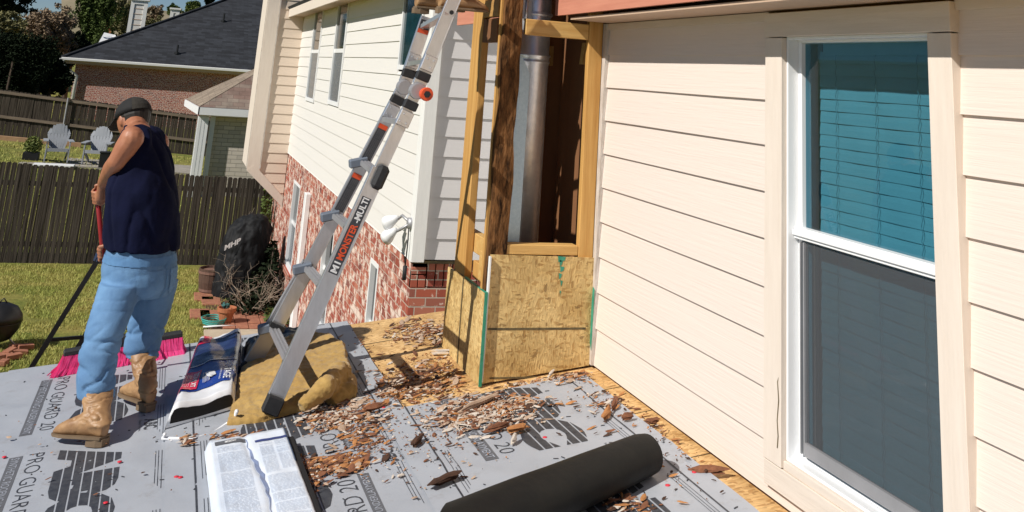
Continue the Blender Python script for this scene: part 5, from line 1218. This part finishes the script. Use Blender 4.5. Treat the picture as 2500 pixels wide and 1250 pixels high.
for px, py, l, w_, ci, a, lab in big:
    m = MB(); p = RF(px, py, .036 if py > 930 and px < 1560 else .016)
    for k in range(4): splinter(m, p+V((rg.uniform(-.2, .2)*w_, rg.uniform(-.2, .2)*w_, .005*k)), l*rg.uniform(.7, 1), w_*rg.uniform(.6, 1), .016 if w_ > .02 else .005, a+rg.uniform(-.07, .07), rg.uniform(0, .08))
    o = m.build('wood_chunk' if w_ > .024 else 'wood_splinter', cols[ci], bevel=0); tag(o, lab, 'wood piece')

# ================================================================== BROOM
bt = U(237, 466, 6.02); bh = RF(276, 872, .12); bb_ = thing('push_broom', RF(276, 880), 'push broom with red handle, black head and bright pink bristles', 'broom')
m = MB(); m.tube([bt, bt.lerp(bh, .5), bh], .0135, 10); m.build('handle', M_handle, bb_, smooth=True)
q0, q1 = RF(140, 897, .10), RF(437, 845, .10); q0.y = 6.62; q0 = V((RF(140, 905, .1).x, 6.60, 0)); q1 = V((.265, 6.66, 0))
q0.z = rz(q0.x)+.115; q1.z = rz(q1.x)+.115
m = MB(); m.bar(q0, q1, (0, 1, 0), .062, .034); m.obox((q0+q1)/2+V((0, -.01, .03)), (.05, 0, .006), (0, .03, 0), (0, 0, .02)); m.build('head', M_rubber, bb_, bevel=.008)
m = MB()
for a in (-.16, .16): m.tube([bh+V((0, 0, .16)), (q0+q1)/2+V((a, 0, .02))], .005, 6)
m.build('brace', M_black, bb_, smooth=True)
m = MB(); rg = random.Random(4)
for i in range(5200):
    t = rg.random(); p = q0.lerp(q1, t); dy = rg.uniform(-.032, .032); e = (t-.5)*.07+rg.gauss(0, .010); l = .118
    m.tube([p+V((0, dy, -.012)), p+V((e*.4, dy*1.5-.012, -.012-l*.5)), p+V((e, dy*2.0-.03, -l+rg.uniform(0, .02)))], [.0026, .0028, .0026], 3, False)
m.build('bristles', M_pink, bb_, fixn=False)

# ================================================================== PEOPLE
def nrm(v): return V(v).normalized()
def limb(mb, pts, rads, n=14): mb.tube([V(p) for p in pts], rads, n)
def oval(c, a, b_, n=24): return (V(c), V(a), V(b_))
def hand(mb, wr, fore, hp, ax, r, sgn=1):
    """closed hand gripping a bar through hp with axis ax; wrist wr"""
    ax = nrm(ax); to = (V(hp)-V(wr)); to = nrm(to-ax*to.dot(ax)); side = ax.cross(to)*sgn
    pc = V(hp)-to*(r+.020)                          # palm centre behind the bar
    mb.sph(pc, ax*.046, side*.036, to*.019); mb.tube([V(wr), V(wr).lerp(pc, .6), pc], [.027, .028, .030], 12)
    for k in range(4):
        o = hp+ax*(.032-.021*k); L_ = (1.0, 1.1, 1.05, .85)[k]; ps = []; rr = []
        for j, an in enumerate((200, 160, 115, 70, 25, -20, -60)):
            if j > 6*L_+.3: break
            an = R(an); q = o+(math.cos(an)*-to*-1*(r+.010) if False else to*(math.cos(an))*(r+.011)+side*math.sin(an)*(r+.011)); ps.append(q); rr.append(.0098-.0004*j)
        ps.insert(0, pc+ax*(.030-.020*k)+side*-.004); rr.insert(0, .012)
        mb.tube(ps, rr, 8)
    th = [pc+ax*.02-side*.018, pc+ax*.045-side*.030+to*.012, hp+ax*.055-side*(r+.012)+to*.004, hp+ax*.050+to*(r+.010)]
    mb.tube(th, [.015, .014, .0115, .009], 8)
def boot(name, ank, heel, toe, mt, par, sole=True, sh=.26, r=.072):
    """western boot: ank = centre of shaft top"""
    heel, toe, ank = V(heel), V(toe), V(ank); d = toe-heel; L_ = d.length; d = nrm(d); s_ = nrm(V((0, 0, 1)).cross(d)); up = V((0, 0, 1))
    m = MB(); rings = []
    base = heel+d*.055
    for t, a, b_ in ((0, r*1.05, r*.98), (.35, r*.98, r*.90), (.62, r*.88, r*.78), (.8, r*.95, r*.70), (1, r*.9, r*.62)):
        c = ank.lerp(base+up*.07, t); rings.append((c, d*a, s_*b_))
    m.ell(rings, 20)
    prof = [(.01, .030, .045, .07), (.06, .036, .060, .12), (.13, .038, .052, .115), (.19, .044, .040, .095), (.24, .046, .032, .075), (.285, .036, .024, .055), (.312, .016, .014, .035)]
    rg_ = []
    for x, hw, hh, top in prof:
        x *= L_/.315; c = heel+d*x+up*(top-hh*.0-.045+.012); hh2 = (top-.012)/2; c = heel+d*x+up*(.018+hh2); rg_.append((c, s_*hw, up*hh2))
    m.ell(rg_, 18)
    o = m.build(name, mt, par); remesh(o, .007, 4, .5, lambda c, n: .005*fbm((c.x, c.y, c.z*2.2), 14, 2)*(1 if c.z > heel.z+.09 else .35)-.010*max(0, 1-abs(fbm((c.x, c.y, c.z*3), 9, 2))*6)**2*(1 if c.z > heel.z+.07 else .25))
    m = MB(); pts = []
    for x, hw, hh, top in prof: pts.append((x*L_/.315, hw+.005))
    top_ = [heel+d*x+s_*h for x, h in pts]+[heel+d*x-s_*h for x, h in reversed(pts)]
    m.prism([p+up*.016 for p in top_], (0, 0, .010)); 
    hl = [heel+d*x+s_*h*k for x, h, k in ((.0, .025, 1), (.03, .036, 1), (.085, .034, 1), (.085, .034, -1), (.03, .036, -1), (.0, .025, -1))]
    m.prism([p+up*-.014 for p in hl], (0, 0, .030)); m.build('sole', M_sole, o)
    return o

def person(label, J, shirt_m, jean_m, boot_m, cap=True, sleeve=False):
    root = thing('person', J['root'], label, 'person')
    f, l = nrm(J['f']), nrm(J['l'])
    body = MB()
    # torso + pelvis (under the clothes)
    def shrink(rs, k, dz=0): return [(c, a*k, b_*k) for c, a, b_ in rs]
    body.ell(shrink(J['torso'], .84)); body.ell(shrink(J['pelvis'], .82))
    for s_ in 'LR':
        lg_ = [q[0] for q in J['leg'+s_]]; limb(body, lg_, [.055]*len(lg_))
        body.tube([J['pelvis'][1][0].lerp(J['pelvis'][-1][0], .5), lg_[0]], [.06, .055], 10)
        body.tube([lg_[-1], lg_[-1]+V((0, 0, -.06))], [.042, .04], 10)
    # neck + head
    hc, hf = V(J['head']), nrm(J['hf']); hs = nrm(V((0, 0, 1)).cross(hf)); hu = hf.cross(hs)
    body.tube([J['neck'], J['neck'].lerp(hc, .5), hc+hf*-.01], [.058, .056, .055], 14)
    body.sph(hc, hf*.098, hs*.078, hu*.112, 20, 14); body.sph(hc+hf*.035-hu*.062, hf*.055, hs*.052, hu*.045)
    body.sph(hc+hf*.098-hu*.012, hf*.022, hs*.014, hu*.022); body.sph(hc+hf*.088-hu*.055, hf*.012, hs*.026, hu*.010)
    for k in (-1, 1):
        body.sph(hc+hs*k*.080-hu*.008-hf*.006, hf*.018, hs*.009, hu*.031); body.sph(hc+hf*.088+hs*k*.030+hu*.016, hf*.010, hs*.018, hu*.008)
    for s_ in 'LR':
        limb(body, [J['sh'+s_], J['sh'+s_].lerp(J['el'+s_], .45), J['el'+s_]], [.060, .057, .046]); limb(body, [J['el'+s_], J['el'+s_].lerp(J['wr'+s_], .35), J['wr'+s_]], [.046, .048, .028])
        body.sph(J['el'+s_], V((.046, 0, 0)), V((0, .046, 0)), V((0, 0, .046)))
        body.sph(J['sh'+s_], V((.062, 0, 0)), V((0, .062, 0)), V((0, 0, .062)))
        hand(body, J['wr'+s_], J['el'+s_], J['hp'+s_], J['hax'], J['hr'], 1 if s_ == 'L' else -1)
    bo = body.build('body', M_skin, root); remesh(bo, .0062, 3, .45)
    # shirt
    sm = MB(); sm.ell(J['torso'], 28)
    for s_ in 'LR':
        if sleeve: sm.tube([J['torsotop'], J['sh'+s_], J['sh'+s_].lerp(J['el'+s_], .42)], [.085, .083, .075], 16)
        else: sm.tube([J['torsotop'], J['torsotop'].lerp(J['sh'+s_], .68)], [.088, .086], 16)
    so_ = sm.build('shirt', shirt_m, root)
    remesh(so_, .010, 6, .5, lambda c, n: .010*fbm((c.x*1.2, c.y*1.2, c.z*.6), 7, 3)-.014*max(0, 1-abs(fbm((c.x*1.1, c.y*1.1, c.z*.55+c.x*.9), 4.2, 1))*6)**2)
    # jeans
    jm = MB(); jm.ell(J['pelvis'], 26)
    for s_ in 'LR':
        jm.ell(J['leg'+s_], 22)
    jo = jm.build('jeans', jean_m, root)
    kz = [J['kneeL'].z, J['kneeR'].z]
    def dj(c, n):
        low = max(0, min(1, (kz[0]+.16-c.z)/.35)); q = (c.x*1.1, c.y*1.1, c.z)
        w1 = fbm((q[0]*.8+c.z*.5, q[1]*.8, c.z*2.2), 4.2, 1); w2 = fbm((q[0]-c.z*.9, q[1], c.z*2.6+7), 5.0, 1); w3 = fbm((q[0]*.9, q[1]*.9, c.z*.6), 4, 2)
        def cr(x, k): return max(0, 1-abs(x)*k)**2
        return .009*w3-(.15+.85*low)*(.016*cr(w1, 5)+.012*cr(w2, 6))+low*.006
    remesh(jo, .0075, 5, .5, dj)
    def shell(src, name, mt, test, par, h=.004):
        me = src.data; me.update(); keep = [p for p in me.polygons if test(p.center+rootloc(src.parent), p.normal)]
        if not keep: return
        m = MB(); vm = {}
        for p in keep:
            f_i = []
            for vi in p.vertices:
                if vi not in vm: vv = me.vertices[vi]; vm[vi] = len(m.v); m.v.append(tuple(vv.co+rootloc(src.parent)+vv.normal*h))
                f_i.append(vm[vi])
            m.f.append(tuple(f_i))
        return m.build(name, mt, par, smooth=True, fixn=False)
    pc0 = J['pelvis'][0][0]; fb, lb = nrm(J['pelvis'][0][2]), nrm(J['pelvis'][0][1])
    zt0 = pc0.z
    for sg in (1, -1):
        def tp(c, n, sg=sg):
            d = c-pc0; x = sg*d.dot(lb)-.085; z = d.z+.165
            return n.dot(fb) < -.25 and abs(x) < .062 and z < .058 and z > -.075+abs(x)*.55
        shell(jo, 'back_pocket', M_denimp, tp, jo, .0035)
    shell(jo, 'waistband', M_denimd, lambda c, n: abs((c-pc0).z+.068) < .02, jo, .004)
    shell(jo, 'seat_seam', M_denimd, lambda c, n: abs((c-pc0).dot(lb)) < .006 and n.dot(fb) < -.2 and -.28 < (c-pc0).z < -.06, jo, .002)
    # back pockets and seams
    for pk in J.get('pockets', []):
        m = MB()
        for c_ in (pk,): m.add([V(p) for p in c_], [tuple(range(len(c_)))])
        m.build("pocket", M_denimd, jo)
    for s_ in 'LR': boot('boot', J['shaft'+s_], J['heel'+s_], J['toe'+s_], boot_m, root)
    # hair and cap
    if cap:
        m = MB(); m.sph(hc+hu*.016-hf*.010, hf*.100, hs*.084, hu*.100, 20, 14); o = m.build('hair', M_hair, root)
        bm = bmesh.new(); bm.from_mesh(o.data); off = rootloc(root)
        bmesh.ops.delete(bm, geom=[v for v in bm.verts if (v.co+off-hc).dot(hf) > .045 or (v.co+off-hc).dot(hu) < -.075 or ((v.co+off-hc).dot(hf) > -.03 and (v.co+off-hc).dot(hu) < -.01)], context='VERTS'); bm.to_mesh(o.data); bm.free()
        m = MB(); n_ = 28; rings = []
        for el in (0, 14, 28, 42, 56, 70, 82, 88):
            e = R(el); rings.append([hc+hu*(.022+.098*math.sin(e))+(hf*.112*math.cos(2*math.pi*k/n_)+hs*.093*math.sin(2*math.pi*k/n_))*math.cos(e)-hf*.004 for k in range(n_)])
        m.loft(rings); o = m.build('cap', M_cap, root, smooth=True)
        m = MB(); br_ = []
        for k in range(13):
            an = R(-62+124*k/12); e = hc+hu*.024+hf*.110*math.cos(an)+hs*.092*math.sin(an); br_.append((e, e+hf*(.075*math.cos(an*.9))-hu*(.018+.0)))
        m.loft([[a for a, b_ in br_]+[a-hu*.006 for a, b_ in reversed(br_)], [b_ for a, b_ in br_]+[b_-hu*.006 for a, b_ in reversed(br_)]]); m.build('cap_brim', M_cap, o)
        m = MB()
        for j in range(3):
            e0, e1 = R(2+16*j), R(2+16*(j+1)); fan = []
            for e in (e0, e1): fan.append([hc+hu*(.022+.0995*math.sin(e))+(hf*.1135*math.cos(an)+hs*.0945*math.sin(an))*math.cos(e)-hf*.004 for an in [R(140+100*k/10) for k in range(11)]])
            for k in range(10): m.add([fan[0][k], fan[0][k+1], fan[1][k+1], fan[1][k]], [(0, 1, 2, 3)])
        m.build('cap_rear_panel', M_capc, o, smooth=True)
    return root

def pxr(px, py, Y, hw, hd, f, l): return (U(px, py, Y), l*hw, f*hd)
f_ = nrm((-.90, .44, 0)); l_ = nrm((-.44, -.90, 0)); fp = nrm((-.78, .62, 0)); lp = nrm((-.62, -.78, 0))
J = dict(root=RF(290, 1020), f=f_, l=l_)
J['torso'] = [pxr(345, 607, 5.80, .203, .178, fp, lp), pxr(347, 580, 5.80, .21, .182, fp, lp), pxr(349, 520, 5.80, .215, .188, f_, l_), pxr(348, 460, 5.81, .21, .178, f_, l_), pxr(352, 410, 5.84, .20, .148, f_, l_), pxr(351, 370, 5.85, .19, .125, f_, l_), pxr(347, 340, 5.86, .165, .10, f_, l_), pxr(341, 318, 5.87, .13, .08, f_, l_), pxr(335, 306, 5.91, .085, .075, f_, l_), pxr(333, 299, 5.93, .064, .058, f_, l_)]
J['torsotop'] = U(342, 345, 5.85)
J['pelvis'] = [pxr(346, 592, 5.80, .175, .145, fp, lp), pxr(344, 618, 5.80, .185, .160, fp, lp), pxr(341, 650, 5.80, .195, .178, fp, lp), pxr(338, 690, 5.79, .188, .176, fp, lp), pxr(334, 720, 5.79, .14, .15, fp, lp)]
J['hipL'] = U(306, 660, 5.70); J['kneeL'] = U(250, 815, 5.56); J['ankL'] = U(236, 975, 5.52)
J['hipR'] = U(382, 650, 5.90); J['kneeR'] = U(358, 790, 5.92); J['ankR'] = U(345, 895, 5.90)
X_, Y_ = V((1, 0, 0)), V((0, 1, 0))
J['legL'] = [(U(300, 690, 5.70), X_*.112, Y_*.118), (U(281, 740, 5.66), X_*.104, Y_*.112), (U(255, 810, 5.58), X_*.093, Y_*.098), (U(241, 870, 5.54), X_*.088, Y_*.09), (U(236, 925, 5.52), X_*.085, Y_*.086), (U(234, 968, 5.51), X_*.080, Y_*.083)]
J['legR'] = [(U(382, 680, 5.89), X_*.115, Y_*.118), (U(374, 730, 5.90), X_*.106, Y_*.112), (U(360, 790, 5.92), X_*.093, Y_*.096), (U(350, 835, 5.91), X_*.086, Y_*.088), (U(345, 870, 5.90), X_*.081, Y_*.084)]
J['head'] = U(325, 292, 6.03); J['hf'] = nrm((-.52, .78, -.42)); J['neck'] = U(334, 318, 5.90)
J['shL'] = U(322, 338, 5.67); J['elL'] = U(286, 393, 5.68); J['wrL'] = U(251, 446, 5.95)
hp1 = bt.lerp(bh, .03); hp2 = bt.lerp(bh, .37)
J['hpL'] = hp1; J['hpR'] = hp2; J['hax'] = (bt-bh).normalized(); J['hr'] = .0135
J['shR'] = U(385, 350, 6.02); J['elR'] = U(325, 520, 6.22); J['wrR'] = U(262, 592, 6.14)
hl_, tl_ = RF(258, 1080, .03), RF(130, 1068, .03); J['heelL'] = hl_; J['toeL'] = tl_; J['shaftL'] = U(236, 950, 5.50)
hr_, tr_ = RF(368, 998, .03), RF(290, 965, .03); J['heelR'] = hr_; J['toeR'] = hr_+(tr_-hr_).normalized()*.305; J['shaftR'] = U(347, 855, 5.90)
def surf_patch(pts, obj): return pts
person('person in navy shirt, light blue jeans, tan boots and black cap, bent over sweeping', J, M_navy, M_denim, M_boot)

# ladder worker: only boots are in the picture, standing on a rung
f2 = nrm((1, .12, 0)); l2_ = nrm((-.12, 1, 0)); zb = U(1060, 33, 5.42).z; st_ = V((U(1060, 33, 5.42).x, 5.42, zb))
K = dict(root=st_, f=f2, l=l2_)
hipc = st_+V((.22, 0, .86))
def rel(x, y, z): return hipc+f2*x+l2_*y+V((0, 0, z))
K['torso'] = [(rel(0, 0, .02), l2_*.19, f2*.14), (rel(.02, 0, .15), l2_*.19, f2*.14), (rel(.06, 0, .32), l2_*.21, f2*.14), (rel(.1, 0, .46), l2_*.19, f2*.11), (rel(.12, 0, .52), l2_*.09, f2*.08)]
K['torsotop'] = rel(.1, 0, .44); K['pelvis'] = [(rel(0, 0, .06), l2_*.18, f2*.13), (rel(0, 0, -.05), l2_*.185, f2*.14), (rel(0, 0, -.14), l2_*.14, f2*.11)]
fl_, fr2 = st_+l2_*.12+V((-.02, 0, 0)), st_-l2_*.06+V((0.05, 0, 0))
for s_, ft0, yy in (('L', fl_, .09), ('R', fr2, -.09)):
    K['hip'+s_] = rel(0, yy, -.08); K['ank'+s_] = ft0+f2*.04+V((0, 0, .12)); K['knee'+s_] = (K['hip'+s_]+K['ank'+s_])/2+f2*.08
    K['leg'+s_] = [(K['hip'+s_], f2*.10, l2_*.09), (K['knee'+s_], f2*.075, l2_*.075), (K['ank'+s_]+V((0, 0, .12)), f2*.07, l2_*.065)]
    K['heel'+s_] = ft0+V((-.06, 0, .014)); K['toe'+s_] = ft0+f2*.25+V((0, 0, .014)); K['shaft'+s_] = ft0+V((0, 0, .30))
K['head'] = rel(.18, 0, .72); K['hf'] = nrm((1, .1, .1)); K['neck'] = rel(.12, 0, .53)
K['shL'] = rel(.1, .2, .45); K['shR'] = rel(.1, -.2, .45); K['elL'] = rel(.3, .24, .28); K['elR'] = rel(.3, -.24, .28)
K['wrL'] = rel(.42, .12, .42); K['wrR'] = rel(.42, -.10, .36); K['hpL'] = rel(.47, .10, .44); K['hpR'] = rel(.47, -.10, .38); K['hax'] = V((0, 0, 1)); K['hr'] = .02
person('person standing on the ladder rungs, only brown work boots in view', K, M_denim2, M_denim2, M_boot, sleeve=True)

# ---- hedge added for the understory's deep shade, which its near-black leaves carry
hd = thing('shade_hedge', (-7, 44, gh(-7, 44)), 'tall hedge coloured almost black as deep shade behind the far fence left of the brick house', 'hedge')
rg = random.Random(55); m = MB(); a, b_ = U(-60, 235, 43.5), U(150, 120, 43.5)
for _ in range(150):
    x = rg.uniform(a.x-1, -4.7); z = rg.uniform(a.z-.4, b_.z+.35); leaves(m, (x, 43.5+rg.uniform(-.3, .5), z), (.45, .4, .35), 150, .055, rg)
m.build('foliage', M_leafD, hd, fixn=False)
m = MB(); m.box((a.x-1.5, 43.9, a.z-1.5), (-5.1, 45.2, b_.z-.15)); o = m.build('dark_backing', M_leafD, hd);  # solid near-black box that closes the shaded gap behind the leaves
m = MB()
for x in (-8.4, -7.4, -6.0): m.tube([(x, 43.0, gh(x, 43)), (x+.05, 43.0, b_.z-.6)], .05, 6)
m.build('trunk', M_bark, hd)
